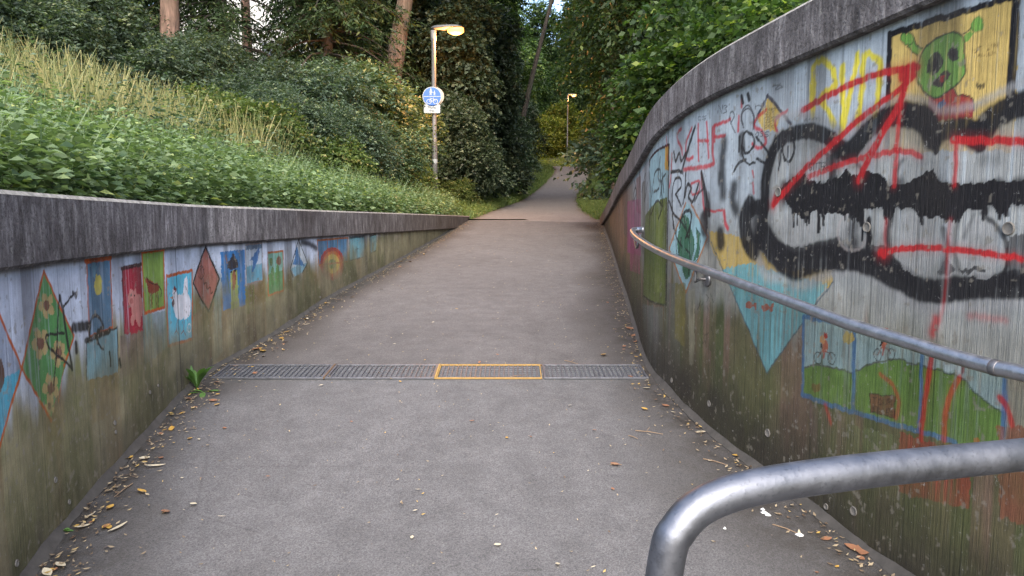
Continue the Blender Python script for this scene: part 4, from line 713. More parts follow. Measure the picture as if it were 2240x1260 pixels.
tag(MB().box(((xsn[0] + xsn[4]) / 2, y1 + .014, z_at(y1 + .014) + .003), (xsn[4] - xsn[0], .022, .012), MR).build('drain_edge', M['rusty']), 'long rusty steel edge strip along the far side of the drain gratings', 'steel strip')
tag(MB().box((.46, 16.42, SLOPE * 16.42 - .004), (3.1, .03, .012), MR).build('expansion_joint', M['fillet']), 'dark joint line across the top of the ramp', 'joint')

# ------------------------------------------------------------------ handrail on the right wall
rp = []
for px, py in [(1384, 506), (1390, 517), (1410, 532), (1436, 547), (1470, 563), (1515, 581), (1560, 597), (1630, 624), (1700, 650), (1775, 678), (1850, 706), (1925, 730), (2000, 753), (2060, 772), (2120, 789), (2180, 805), (2240, 818)]:
    u, z, t = WR.hit(px, py, .085); p = WR.p([u])[0] + WR.n([u])[0] * .085; rp.append((p[0], p[1], z))
print('rail', np.array(rp).round(2).tolist())
d = np.array(rp[-1]) - np.array(rp[-4]); u_end = WR.hit(2240, 818, .085)[0]
for k in range(1, 8):
    u = u_end - .18 * k; p = WR.p([u])[0] + WR.n([u])[0] * .085; rp.append((p[0], p[1], rp[16][2] - .0 - .012 * k))
u0, z0, _ = WR.hit(1384, 506, .085); st = []
for du, o, dz in ((.02, -.01, .012), (.06, .02, .012), (.07, .055, .008)):
    p = WR.p([u0 + du])[0] + WR.n([u0 + du])[0] * o; st.append((p[0], p[1], z0 + dz))
R_ = .0235
hr = empty('handrail', tuple(rp[0]), 'long galvanised steel handrail curving along the right wall', 'handrail')
def local(root, pts): return [np.array(p) - np.array(root.location) for p in pts]
rail = spline(st + rp, 6); MB().tube(local(hr, rail), R_, 20).build('rail_tube', M['galv_rail'], hr, True)
def near(px): return min(range(len(rail)), key=lambda i: abs((rail[i][0] / (rail[i][1] * CP - (rail[i][2] - EYE) * SP)) * F + 1120 - px))
for px in (2180,):
    i = near(px); MB().tube(local(hr, [rail[i] + (rail[i + 1] - rail[i]) / np.linalg.norm(rail[i + 1] - rail[i]) * q for q in (-.012, -.010, .010, .012)]), [R_ + .0003, R_ + .0016, R_ + .0016, R_ + .0003], 20).build('sleeve_joint', M['galv_dull'], hr, True)
for px, wx, wy in ((1519, 1549, 611), (1395, 1402, 523), (2330, 2360, 900)):
    i = near(px); a = rail[i]; u, z, t = WR.hit(wx, wy)
    if px == 2330: u = u_end - .55; z = a[2] - .06; i = near(2330); a = rail[min(i, len(rail) - 8)]
    if px == 2330:
        p = WR.p([u])[0]; n = WR.n([u])[0]; a = np.array([p[0] + n[0] * .085, p[1] + n[1] * .085, a[2]])
    p = WR.p([u])[0]; n = WR.n([u])[0]; wpt = np.array([p[0], p[1], z]); n3 = np.array([n[0], n[1], 0])
    mid = a + np.array([0, 0, -.075]); b = MB().tube(local(hr, spline([a + [0, 0, -.02], mid + [0, 0, .02], mid * .8 + (wpt + n3 * .085) * .2 + [0, 0, -.006], wpt + n3 * .05, wpt + n3 * .004], 5)), .008, 10)
    br = b.build('bracket', M['galv_dull'], hr, True)
    MB().tube(local(hr, [wpt + n3 * .0015, wpt + n3 * .010, wpt + n3 * .016]), [.040, .040, .034], 24).build('wall_plate', M['galv'], br, True)

# ------------------------------------------------------------------ barrier hoop in the foreground
bp = [at_depth(px, py, d) for px, py, d in [(1462, 1205, .80), (1482, 1160, .80), (1520, 1117, .805), (1575, 1088, .812), (1650, 1066, .822), (1760, 1047, .838), (1900, 1029, .86), (2060, 1012, .89), (2240, 994, .925)]]
foot = np.array([bp[0][0] - .010, bp[0][1], bp[0][2]]); leg = [foot + [0, 0, -q] for q in (1.0, .7, .4, .2, .09)]
leg[0][2] = SLOPE * foot[1] + .004
ex = bp[-1] - bp[-2]; ex /= np.linalg.norm(ex); e1 = bp[-1] + ex * .28
far_leg = [bp[-1] + ex * .15, e1, e1 + ex * .07 + [0, 0, -.03], e1 + ex * .10 + [0, 0, -.12], e1 + ex * .10 + [0, 0, -.5]]
g2 = far_leg[-1].copy(); g2[2] = SLOPE * g2[1] + .004; far_leg.append(g2)
br = empty('barrier_hoop', (foot[0], foot[1], SLOPE * foot[1]), 'thick bent steel barrier tube close to the camera at lower right', 'barrier')
MB().tube(local(br, spline(leg + bp + far_leg, 10)), .0208, 40).build('hoop_tube', M['galv_hoop'], br, True)
for q in (leg[0], g2): MB().tube(local(br, [q + [0, 0, -.003], q + [0, 0, .006], q + [0, 0, .009]]), [.065, .065, .055], 28).build('foot_plate', M['galv_dull'], br, True)

# ------------------------------------------------------------------ street lamps and path sign
def lamp(px, top_y, d, label, R1, R0, arm, bulb, power, base_z=None, heady=None):
    x = at(px, top_y, d)[0]; zt = at(px, top_y, d)[2]; zb = float(terr(x, d)) - .15 if base_z is None else base_z
    r = empty('street_lamp', (x, d, zb), label, 'street lamp'); H = zt - zb
    MB().tube([(0, 0, 0), (0, 0, H * .38), (0, 0, H * .385), (0, 0, H * .93), (0, 0, H * .935), (0, 0, H - .05)], [R0, R0, R1, R1 * .95, R1 * 1.2, R1 * 1.2], 18).build('pole', M['pole'], r, True)
    h = MB(); n = 9; V = []; S = 14                                                  # flat tapering hood
    for i in range(n):
        t = i / (n - 1); x_ = -.06 + arm * t; wd = .055 + .075 * math.sin(min(1, t * 1.15) * math.pi * .62); hh = .045 + .02 * math.sin(t * math.pi)
        if i in (0, n - 1): wd *= .55; hh *= .5
        for k in range(S): a = 2 * math.pi * k / S; V.append((x_, wd * math.cos(a), H + .01 + .02 * t + hh * math.sin(a) * (1. if math.sin(a) > 0 else .8)))
    Fs = [(i * S + k, i * S + (k + 1) % S, i * S + S + (k + 1) % S, i * S + S + k) for i in range(n - 1) for k in range(S)] + [tuple(range(S)), tuple((n - 1) * S + k for k in range(S))]
    h.add(V, Fs).build('lamp_hood', M['hood'], r, True)
    V = []; n = 8; L = arm * .52; c0 = arm * .46                                      # glowing bowl slung below the hood
    for i in range(n):
        t = i / (n - 1); q = math.sin(math.pi * (.06 + .88 * t)) ** .5
        for k in range(S): a = 2 * math.pi * k / S; V.append((c0 + L * t, .120 * q * math.cos(a), H - .045 + .110 * q * math.sin(a)))
    Fs = [(i * S + k, i * S + (k + 1) % S, i * S + S + (k + 1) % S, i * S + S + k) for i in range(n - 1) for k in range(S)] + [tuple(range(S)), tuple((n - 1) * S + k for k in range(S))]
    MB().add(V, Fs).build('lamp_bowl', bulb, r, True)
    ld = bpy.data.lights.new('lamp_light', 'POINT'); ld.energy = power; ld.color = (1, .42, .13); ld.shadow_soft_size = .14
    lo = bpy.data.objects.new('lamp_light', ld); COL.objects.link(lo); lo.parent = r; lo.location = (arm * .72, 0, H - .34)
    return r, x, H, zb
LD = 17.5
lr, lxp, LH, lzb = lamp(948, 62, LD, 'lit street lamp with an orange glowing head on a tall grey pole', .055, .066, .74, M['bulb'], 210)
# pale sticker remnants on the pole
for zq, h_ in ((.27, .10), (.18, .05)):
    MB().tube([(0, 0, LH * zq), (0, 0, LH * zq + h_)], .0672, 18, cap=False).build('sticker', M['white'], lr, True)
lamp(1242, 207, 52, 'distant lit street lamp with a pale pole where the path bends', .04, .05, .62, M['bulb_far'], 150)
def disc(r, y, z0=0., x0=0., n=48): return [(x0 + r * math.cos(2 * math.pi * k / n), y, z0 + r * math.sin(2 * math.pi * k / n)) for k in range(n)]
sc = at(945, 211, LD - .10); SR = 20.5 * (LD - .1) / F
sg = empty('path_sign', tuple(sc), 'round blue sign with walkers above a bicycle on the lamp pole', 'sign')
def slab(mb, pts, y, th):
    n = len(pts); V = [(p[0], y, p[1]) for p in pts] + [(p[0], y + th, p[1]) for p in pts]
    return mb.add(V, [tuple(range(n)), tuple(range(n, 2 * n))[::-1]] + [(k, (k + 1) % n, n + (k + 1) % n, n + k) for k in range(n)])
circ = lambda r, cx=0, cz=0, n=40: [(cx + r * math.cos(2 * math.pi * k / n), cz + r * math.sin(2 * math.pi * k / n)) for k in range(n)]
slab(MB(), circ(SR), 0, .003).build('sign_plate', M['white'], sg); slab(MB(), circ(SR * .93), -.003, .002).build('blue_field', M['blue'], sg)
s = SR; pk = MB(); yy = -.0045
slab(pk, [(-s * .9, s * .03), (-s * .9, -s * .03), (s * .9, -s * .03), (s * .9, s * .03)], yy, .001)
pk.build('dividing_bar', M['white'], sg)
def figure(mb, cx, cz, h):
    slab(mb, circ(h * .12, cx, cz + h * .86, 14), yy, .001)
    slab(mb, [(cx - h * .13, cz + h * .70), (cx + h * .13, cz + h * .70), (cx + h * .20, cz + h * .36), (cx + h * .10, cz + h * .36), (cx + h * .12, cz), (cx + h * .02, cz), (cx, cz + h * .3), (cx - h * .08, cz), (cx - h * .19, cz), (cx - h * .12, cz + h * .36), (cx - h * .2, cz + h * .40)], yy, .001)
p_ = MB(); figure(p_, -s * .12, s * .12, s * .72); figure(p_, s * .26, s * .12, s * .48); slab(p_, [(s * .02, s * .5), (s * .16, s * .38), (s * .14, s * .34), (0, s * .44)], yy - .001, .001); p_.build('walker_symbol', M['white'], sg)
b_ = MB()
for cx in (-.32, .36):
    n = 24; V = []; 
    for k in range(n):
        a = 2 * math.pi * k / n
        for rr_ in (.26, .20): V.append((s * (cx + rr_ * math.cos(a)), yy, s * (-.52 + rr_ * math.sin(a))))
    b_.add(V, [(2 * k, 2 * k + 1, (2 * k + 3) % (2 * n), (2 * k + 2) % (2 * n)) for k in range(n)])
def seg(mb, a, b, w):
    a = np.array(a); b = np.array(b); d = b - a; nn = np.array([-d[1], d[0]]) / np.linalg.norm(d) * w / 2; slab(mb, [tuple((a + nn) * s), tuple((a - nn) * s), tuple((b - nn) * s), tuple((b + nn) * s)], yy - .0005, .001)
for a, b in [((-.32, -.52), (-.14, -.22)), ((-.14, -.22), (.22, -.24)), ((.22, -.24), (.02, -.54)), ((.02, -.54), (-.17, -.26)), ((.02, -.54), (-.32, -.52)), ((.18, -.16), (.36, -.52)), ((.10, -.14), (.20, -.16)), ((-.24, -.18), (-.06, -.18))]: seg(b_, a, b, .055)
b_.build('bicycle_symbol', M['white'], sg)
MB().box((0, .03, 0), (.10, .055, .04)).build('pole_clamp', M['galv_dull'], sg)
sb = at(951, 211, LD + .12); s2 = empty('round_sign_back', tuple(sb), 'pale round sign back to back behind the blue sign', 'sign'); slab(MB(), circ(SR * .98), 0, .004).build('sign_plate', M['grayplate'], s2); MB().box((-.03, -.03, 0), (.10, .055, .04)).build('pole_clamp', M['galv_dull'], s2)
pc = at(945, 238, LD - .10); pw, ph = 35 * LD / F, 18 * LD / F
pl = empty('supplementary_sign', tuple(pc), 'small white plate with black writing under the round sign', 'sign')
rc = .03; cor = [(sx * (pw / 2 - rc) + rc * math.cos(a), sz * (ph / 2 - rc) + rc * math.sin(a)) for sx, sz, a0 in ((1, 1, 0), (-1, 1, 90), (-1, -1, 180), (1, -1, 270)) for a in [math.radians(a0 + q) for q in (0, 30, 60, 90)]]
slab(MB(), cor, 0, .003).build('sign_plate', M['white'], pl); MB().box((0, .03, 0), (.10, .055, .03)).build('pole_clamp', M['galv_dull'], pl)
for t, dz, sz in (('Mofas', .005, .088), ('frei', -.075, .088)):
    cu = bpy.data.curves.new('lettering', 'FONT'); cu.body = t; cu.size = sz; cu.align_x = 'CENTER'; cu.extrude = .0006; cu.materials.append(M['black'])
    tmp = bpy.data.objects.new('lettering', cu); COL.objects.link(tmp); bpy.context.view_layer.update(); me = bpy.data.meshes.new_from_object(tmp.evaluated_get(bpy.context.evaluated_depsgraph_get())); bpy.data.objects.remove(tmp)
    o = link('lettering', me, pl); o.location = (0, -.0015, dz); o.rotation_euler = (math.pi / 2, 0, 0)

# ------------------------------------------------------------------ vegetation
def leaves(P, D, L, Wd, rng, fold=.15, flat=.6):
    """diamond leaves: bases P, directions D, lengths L"""
    n = len(P); D = D / (np.linalg.norm(D, axis=1)[:, None] + 1e-9)
    up = np.tile([0, 0, 1.], (n, 1)) * flat + rng.normal(size=(n, 3)) * .55
    S = np.cross(D, up); S /= (np.linalg.norm(S, axis=1)[:, None] + 1e-9); Nn = np.cross(S, D)
    L = L[:, None]; W2 = (Wd[:, None]) / 2
    V = np.stack([P, P + D * L * .42 + S * W2 + Nn * L * fold, P + D * L - Nn * L * .1, P + D * L * .42 - S * W2 + Nn * L * fold], 1).reshape(-1, 3)
    return V, np.arange(n * 4).reshape(n, 4)
def sphere(n, rng): v = rng.normal(size=(n, 3)); return v / np.linalg.norm(v, axis=1)[:, None]
def sprays(A, D, k, length, leaf, rng, droop=.35, aspect=.5):
    """leafy twigs: k leaves along each spray"""
    n = len(A); D = D + np.array([0, 0, -droop]) * rng.random((n, 1)); D /= np.linalg.norm(D, axis=1)[:, None]
    t = (np.arange(k) + .5) / k; ln = length * (.6 + .8 * rng.random(n))
    P = A[:, None] + D[:, None] * (ln[:, None] * t)[..., None] - np.array([0, 0, 1.]) * (ln[:, None] * t ** 2 * droop * .5)[..., None]
    side = np.cross(D, [0, 0, 1.]); side /= (np.linalg.norm(side, axis=1)[:, None] + 1e-6)
    sgn = np.where(np.arange(k) % 2, 1, -1)[None, :, None]
    LD_ = D[:, None] * .65 + side[:, None] * sgn * .8 + rng.normal(size=(n, k, 3)) * .3 + np.array([0, 0, -.25])
    L = leaf * (.6 + .8 * rng.random((n, k)))
    tint = np.clip(.42 + .30 * rng.normal(size=(n, 1)) + .16 * rng.normal(size=(n, k)), 0, 1)
    return P.reshape(-1, 3), LD_.reshape(-1, 3), L.reshape(-1), tint.reshape(-1)
def blob_crown(blobs, per_m2, k, length, leaf, rng, aspect=.5, droop=.35, inner=.25):
    Ps = []; Ds = []
    for c, r in blobs:
        r = np.array(r); n = int(4 * math.pi * (np.prod(r) ** (2 / 3)) * per_m2); d = sphere(n, rng); d[:, 2] = np.where(rng.random(n) < .55, abs(d[:, 2]), d[:, 2])
        q = np.where(rng.random(n) < inner, rng.uniform(.3, .9, n), rng.uniform(.82, 1.06, n)); Ps.append(np.array(c) + d * r * q[:, None]); Ds.append(d + rng.normal(size=(n, 3)) * .45)
    P, D, L, t = sprays(np.concatenate(Ps), np.concatenate(Ds), k, length, leaf, rng, droop)
    V, Q = leaves(P, D, L, L * aspect, rng); return V, Q, np.repeat(t, 4)
def foliage(name, V, Q, t, mat): return npmesh(name, V, Q, mat, False, {'tint': t})
def limbs(path_list, mat, name='trunk', seg=9):
    mb = MB()
    for pts, r0, r1 in path_list:
        s_ = spline(pts, 5); mb.tube(s_, list(np.linspace(r0, r1, len(s_))), seg)
    me = bpy.data.meshes.new(name); me.from_pydata([tuple(map(float, v)) for v in mb.V], [], mb.F); me.polygons.foreach_set('use_smooth', [True] * len(me.polygons)); me.materials.append(mat); return me
def rnd_blobs(rng, n, W_, z0, z1, r0, r1, taper=0.):
    out = []
    for i in range(n):
        t = (i + .5) / n; z = z0 + (z1 - z0) * t; k = W_ * (1 - taper * t) * math.sqrt(rng.random()) ; a = rng.random() * 6.283; r = rng.uniform(r0, r1)
        out.append(((k * math.cos(a), k * math.sin(a), z), (r * 1.1, r * 1.1, r * .85)))
    return out
KIND = {}
def shrub_kind(key, seed, W_, H_, n, r0, r1, per, k, ln, leaf, mat, aspect=.5, bark='bark_dark', droop=.35):
    rng = np.random.default_rng(seed); bl = rnd_blobs(rng, n, W_, r0 * .6, H_ - r1 * .7, r0, r1, .45)
    V, Q, t = blob_crown(bl, per, k, ln, leaf, rng, aspect, droop); V[:, 2] = np.maximum(V[:, 2], -.1)
    st = [([(0, 0, -.2), (c[0] * .3, c[1] * .3, c[2] * .5), c], .035, .008) for c, r in bl]
    KIND[key] = [('foliage', foliage(key, V, Q, t, M[mat])), ('stems', limbs(st, M[bark], 'stems', 6))]
def tree_kind(key, seed, H_, z0, W_, n, r0, r1, per, k, ln, leaf, mat, trunk_r, lean=(0, 0), bark='bark', aspect=.5, droop=.45):
    rng = np.random.default_rng(seed); bl = rnd_blobs(rng, n, W_, z0, H_ - r1, r0, r1, .3)
    bl = [((c[0] + lean[0] * c[2] / H_, c[1] + lean[1] * c[2] / H_, c[2]), r) for c, r in bl]
    V, Q, t = blob_crown(bl, per, k, ln, leaf, rng, aspect, droop)
    tr = [([(0, 0, -.5), (lean[0] * .22 + .05, lean[1] * .22, H_ * .25), (lean[0] * .5 - .08, lean[1] * .5, H_ * .5), (lean[0] * .9, lean[1] * .9, H_ * .9)], trunk_r, trunk_r * .25)]
    for c, r in bl[::2]:
        zb = max(z0 * .7, c[2] * .72); b0 = np.array([lean[0] * zb / H_, lean[1] * zb / H_, zb]); tr.append(([tuple(b0), tuple(b0 * .5 + np.array(c) * .5 + [0, 0, .2]), c], trunk_r * .3, .02))
    KIND[key] = [('trunk', limbs(tr, M[bark], 'trunk', 12)), ('crown', foliage(key, V, Q, t, M[mat]))]
def conifer_kind(key, seed, H_, z0, W_, mat, trunk_r):
    rng = np.random.default_rng(seed); A = []; D = []; br = [([(0, 0, -.5), (.04, 0, H_ * .5), (0, .03, H_)], trunk_r, .03)]
    z = z0
    while z < H_ - .4:
        for j in range(6):
            a = rng.random() * 6.283; L = W_ * (1 - (z - z0) / (H_ - z0)) ** .8 * rng.uniform(.7, 1.1); d = np.array([math.cos(a), math.sin(a), -.22]); m = int(10 + L * 16)
            t = rng.random(m) ** .7; A.append(np.array([0, 0, z]) + d * (L * t)[:, None] + np.c_[rng.normal(size=m) * .16, rng.normal(size=m) * .16, -.25 * t ** 2 * L + rng.normal(size=m) * .08]); D.append(np.tile(d, (m, 1)) + rng.normal(size=(m, 3)) * .5)
            if L > 1: br.append(([(0, 0, z), tuple(d * L * .5 + [0, 0, z - .05]), tuple(d * L * .9 + [0, 0, z - .25 * L * .8])], .04, .01))
        z += .38
    P, DD, L, t = sprays(np.concatenate(A), np.concatenate(D), 6, .34, .16, rng, .6); V, Q = leaves(P, DD, L, L * .26, rng)
    KIND[key] = [('trunk', limbs(br, M['bark_dark'], 'trunk', 8)), ('crown', foliage(key, V, Q, np.repeat(t, 4), M[mat]))]
shrub_kind('broad_dark', 1, 1.7, 3.6, 15, .55, 1.0, 42, 7, .34, .105, 'dull')
shrub_kind('grey_green', 2, 1.3, 2.6, 13, .45, .8, 60, 7, .28, .085, 'dull', .45)
shrub_kind('elder', 3, 1.15, 3.2, 12, .45, .8, 46, 7, .36, .115, 'shrub', .48)
shrub_kind('bramble', 4, .75, 1.2, 10, .28, .5, 95, 6, .2, .07, 'verge', .6)
shrub_kind('fresh_bush', 5, 1.0, 2.8, 11, .45, .75, 34, 6, .34, .11, 'fresh', .62)
shrub_kind('gold_bush', 6, 1.4, 3.4, 12, .5, .9, 34, 6, .36, .14, 'gold', .6)
shrub_kind('ivy_tower', 7, 1.35, 6.8, 26, .6, 1.05, 46, 6, .26, .12, 'ivy', .8)
shrub_kind('dark_bank', 8, 2.0, 4.4, 18, .7, 1.2, 34, 6, .34, .13, 'ivy', .6)
tree_kind('broad_tree', 11, 13, 3.6, 3.1, 30, .9, 1.7, 22, 7, .5, .17, 'canopy', .24, (.5, .3))
tree_kind('slim_bare', 26, 18, 11, 2.6, 18, .9, 1.5, 20, 7, .45, .16, 'canopy', .19, (.4, .2), 'bark')
tree_kind('slim_lean', 27, 18, 11, 2.4, 16, .9, 1.5, 20, 7, .45, .16, 'canopy', .16, (4.6, .2), 'bark_dark')
tree_kind('lean_tree', 12, 15, 7.2, 2.6, 24, .9, 1.6, 22, 7, .5, .16, 'canopy', .34, (3.0, .4), 'bark')
tree_kind('red_tree', 13, 14, 6.2, 3.0, 26, .9, 1.6, 24, 7, .45, .15, 'dull', .27, (.3, .2), 'bark_red')
tree_kind('bare_red', 24, 17, 10.5, 2.6, 18, .9, 1.6, 20, 7, .45, .16, 'dull', .26, (.3, .2), 'bark_red')
tree_kind('birch', 25, 13, 6.4, 1.8, 16, .7, 1.2, 24, 7, .4, .12, 'canopy', .10, (.3, 0), 'bark_birch')
tree_kind('thin_tree', 14, 12, 4.6, 2.2, 20, .8, 1.3, 22, 7, .45, .16, 'canopy', .14, (2.2, .2), 'bark')
tree_kind('low_tree', 15, 9, 1.6, 2.3, 26, .7, 1.2, 34, 7, .42, .10, 'canopy', .11, (.2, 0), 'bark_birch', .5)
tree_kind('wood_tree', 16, 16, 1.2, 4.0, 34, 1.1, 2.0, 9, 7, .7, .27, 'canopy', .28, (.4, 0), 'bark_dark')
conifer_kind('spruce', 17, 14, 1.6, 3.1, 'conifer', .22)
def plant(kind, name, cat, x, y, label, s=1., rz=None, sz=None, group=None, dz=0.):
    z = float(terr(x, y)) + dz; r = empty(name, (x, y, z), label, cat, group)
    for nm, me in KIND[kind]: link(nm, me, r)
    r.rotation_euler.z = random.random() * 6.283 if rz is None else rz; r.scale = (s, s, s * (sz or 1)); return r
def px_x(px, y): return (px - 1120) / F * y * 1.0
def P_(kind, name, cat, px, y, label, s=1., **kw): return plant(kind, name, cat, px_x(px, y), y, label, s, **kw)
# left bank shrubs
for kind, px, y, s, lab in [('broad_dark', 60, 15.5, 1.0, 'dark green shrub at the left frame edge above the dry grass'), ('broad_dark', 250, 16.0, .78, 'broad dark shrub behind the tallest dry grass'), ('grey_green', 420, 15.2, .85, 'grey green shrub under the reddish trunk'), ('broad_dark', 500, 17.0, .62, 'dark shrub below the gap of bright sky'),
                            ('grey_green', 580, 14.4, .78, 'dull green shrub right of the dry grass tips'), ('grey_green', 690, 14.6, .85, 'grey green rounded shrub halfway along the left wall top'), ('elder', 770, 16.0, .88, 'large leaved shrub left of the blue sign, the tallest pale one'), ('elder', 874, 17.9, .78, 'leafy shrub right beside the lamp pole, reaching up to the sign'), ('grey_green', 655, 17.8, .75, 'shrub in the second row under the spruce'),
                            ('grey_green', 575, 12.9, .55, 'low blue green shrub spilling down the bank beside the dry grass'), ('grey_green', 668, 12.6, .55, 'low blue green shrub above the middle of the left coping'), ('grey_green', 765, 13.6, .6, 'low blue green shrub above the painted rainbow'), ('elder', 850, 15.4, .55, 'small leafy shrub near the low end of the left coping'), ('grey_green', 150, 13.4, .8, 'low grey shrub at the back of the grass slope'), ('broad_dark', -120, 12.5, 1.0, 'shrub just outside the left frame edge with leaves reaching in')]:
    P_(kind, 'shrub', 'shrub', px, y, lab, s, group='shrubs on the left bank')
for px, y, s, lab in [(890, 17.2, .75, 'low bramble bush left of the lamp foot'), (1000, 20.5, .6, 'low yellowish bramble bush right of the lamp foot'), (820, 15.6, .9, 'low bramble bush behind the end of the left coping'), (1025, 24, .7, 'low bramble bush on the grass verge beyond the lamp'), (1075, 29, .8, 'low bush in front of the dark ivy mass'), (720, 12.6, .8, 'small bramble bush among the nettles'), (560, 11.6, .95, 'bramble bush at the right end of the dry grass'), (640, 13.0, 1.05, 'dense bramble bush below the grey green shrubs'), (470, 12.8, .9, 'bramble bush in the middle of the dry grass')]:
    P_('bramble', 'bramble_bush', 'bush', px, y, lab, s, group='bramble bushes')
for kind, px, y, s, lab in [('ivy_tower', 985, 23, .9, 'tall ivy covered thicket right of the lit lamp'), ('ivy_tower', 1035, 27.5, 1.0, 'tall dark ivy thicket left of the path bend'), ('dark_bank', 985, 21.5, .6, 'rounded dark evergreen shrub beyond the lamp pole'), ('dark_bank', 1040, 29, .75, 'dark evergreen shrub overhanging the left verge'), ('dark_bank', 1085, 35, .8, 'dark evergreen shrub at the path bend'), ('ivy_tower', 1085, 37, 1.1, 'ivy covered thicket behind the evergreen shrubs'), ('ivy_tower', 930, 25, .95, 'ivy thicket behind the lamp pole'), ('dark_bank', 1110, 42, .85, 'far dark shrub left of the path bend')]:
    P_(kind, 'evergreen_thicket', 'thicket', px, y, lab, s, group='dark evergreen thickets')
# right side
for kind, px, y, s, lab in [('fresh_bush', 1450, 11.5, .72, 'fresh green bush leaning over the sloping coping'), ('fresh_bush', 1440, 15, .6, 'bright leaved bush at the low end of the right wall'), ('dark_bank', 1500, 20, .8, 'dark shrub right of the verge grass'), ('dark_bank', 1440, 26, .75, 'dark shrub beside the path on its right'), ('dark_bank', 1440, 34, .72, 'dark shrub right of the path bend'), ('fresh_bush', 1560, 10.0, .9, 'green bush behind the middle of the right coping'), ('fresh_bush', 1680, 8.6, .8, 'green bush above the highest part of the right coping'), ('dark_bank', 1500, 14, .85, 'dark shrub in the shade behind the right wall'), ('dark_bank', 1425, 44, .75, 'far dark shrub right of the bend'), ('dark_bank', 1650, 13, .8, 'dark shrub behind the top right bushes')]:
    P_(kind, 'shrub', 'shrub', px, y, lab, s, group='shrubs on the right bank')
for px, y, s, lab in [(1195, 58, 1.0, 'yellow green bush lit by the distant lamp, left of its pole'), (1275, 59, 1.0, 'yellow green bush right of the distant lamp pole'), (1235, 62, 1.2, 'yellow green bush right behind the distant lamp'), (1160, 60, .9, 'pale bush at the far left of the path bend')]:
    P_('gold_bush', 'sunlit_bush' if 0 else 'bush', 'bush', px, y, lab, s, group='pale bushes at the path bend')
# trees
for kind, px, y, s, rz, lab in [('red_tree', 385, 18, 1.0, 0., 'tree with thick reddish trunk above the dry grass'), ('lean_tree', 822, 21, 1.0, 0., 'tree with thick leaning grey brown trunk left of the lamp'), ('spruce', 505, 20, .9, None, 'dark spruce left of the bright sky gap'), ('spruce', 725, 21, 1.0, None, 'dark spruce right of the bright sky gap'), ('bare_red', 560, 29, 1.0, 2., 'farther reddish trunk seen between the spruces'), ('slim_lean', 1112, 36, 1.0, 0., 'slim leaning tree above the dark thicket'), ('slim_bare', 1348, 25, 1.0, 2.9, 'slim upright tree right of the path'), ('birch', 1414, 19, 1.0, None, 'thin pale stemmed tree behind the right bush'), ('broad_tree', 130, 20, 1.0, None, 'broad tree over the left end of the bank'), ('broad_tree', 985, 33, 1.0, None, 'broad tree behind the lit lamp'), ('low_tree', 1580, 13.5, 1.0, None, 'low branched tree behind the right wall'), ('low_tree', 1720, 12, .9, None, 'low branched tree above the top right coping'), ('broad_tree', 1520, 24, 1.0, None, 'broad tree shading the right bank'), ('thin_tree', 1330, 40, 1.1, None, 'broad tree arching over the path bend from the right'), ('spruce', 760, 25, 1.1, None, 'spruce behind the leaning trunk'), ('broad_tree', -60, 17, 1.0, None, 'tree at the far left outside the frame edge'), ('spruce', 270, 24, 1.0, None, 'spruce behind the thick reddish trunk')]:
    P_(kind, 'spruce_tree' if kind == 'spruce' else 'broadleaf_tree', 'tree', px, y, lab, s, rz=rz)
for px, y in [(60, 38), (200, 44), (860, 50), (970, 54), (1060, 62), (1135, 80), (1215, 88), (1280, 82), (1345, 66), (1420, 52), (1540, 42), (1700, 34), (760, 64), (160, 60)]:
    P_('wood_tree', 'woodland_tree', 'tree', px, y, 'dense dark tree in the wood closing off the view', random.uniform(.85, 1.15), group='trees of the wood behind')
# ---- nettles, dry grass and verge: nobody could count them
def cover(name, label, n, xr, yr, dens, hgt, leaf, mat, seed, k=7, aspect=.55, fold=.1):
    rng = np.random.default_rng(seed); y = rng.uniform(*yr, n); x = xr(y, rng); kx = dens(x, y, rng); x, y = x[kx], y[kx]; z = terr(x, y); m = len(x)
    h = hgt * (.45 + .75 * rng.random(m)) * (.5 + .9 * fbm(x * 1.1 + 60, y * 1.1 + 60, seed, 2)); t = (np.arange(k) + .6) / k
    jit = rng.normal(size=(m, 1, 3)) * [.12, .12, 0]
    P = np.stack([x, y, z], 1)[:, None] + np.dstack([np.zeros((m, k)), np.zeros((m, k)), h[:, None] * t]) + jit * t[None, :, None]
    a = rng.random((m, 1)) * 6.28 + np.arange(k) * 2.2; D = np.dstack([np.cos(a), np.sin(a), -.25 + .4 * rng.random((m, k))])
    L = leaf * (.55 + .7 * rng.random((m, k))) * (1.15 - .5 * t); tint = np.clip(.45 + .22 * rng.normal(size=(m, 1)) + .14 * rng.normal(size=(m, k)), 0, 1)
    V, Q = leaves(P.reshape(-1, 3), D.reshape(-1, 3), L.reshape(-1), L.reshape(-1) * aspect, rng, fold, 1.2)
    o = link(name, foliage(name, V, Q, np.repeat(tint.reshape(-1), 4), M[mat])); tag(o, label, 'ground cover', kind='stuff')
def left_x(lo, hi): return lambda y, rng: lx(np.minimum(y, 16.5)) - .28 - lo - (hi - lo) * rng.random(len(y)) ** 1.2
cover('nettle_bed', 'fresh green nettles growing above the left wall coping', 38000, left_x(-.07, 5.6), (.5, 17.2), lambda x, y, r: (lx(y) - x) < .7 + 2.6 * fbm(x * .6 + 40, y * .6 + 40, 5, 3) + 2.5 * r.random(len(x)) ** 5 + .10 * np.maximum(y - 8, 0), .46, .074, 'nettle', 21, 6, .6)
cover('slope_weeds', 'fine yellowish weeds scattered among the nettles and grass', 9000, left_x(.3, 7.6), (3, 17), lambda x, y, r: fbm(x * 1.1 + 70, y * 1.1 + 20, 38, 3) > .47, .55, .055, 'verge', 39, 9, .4)
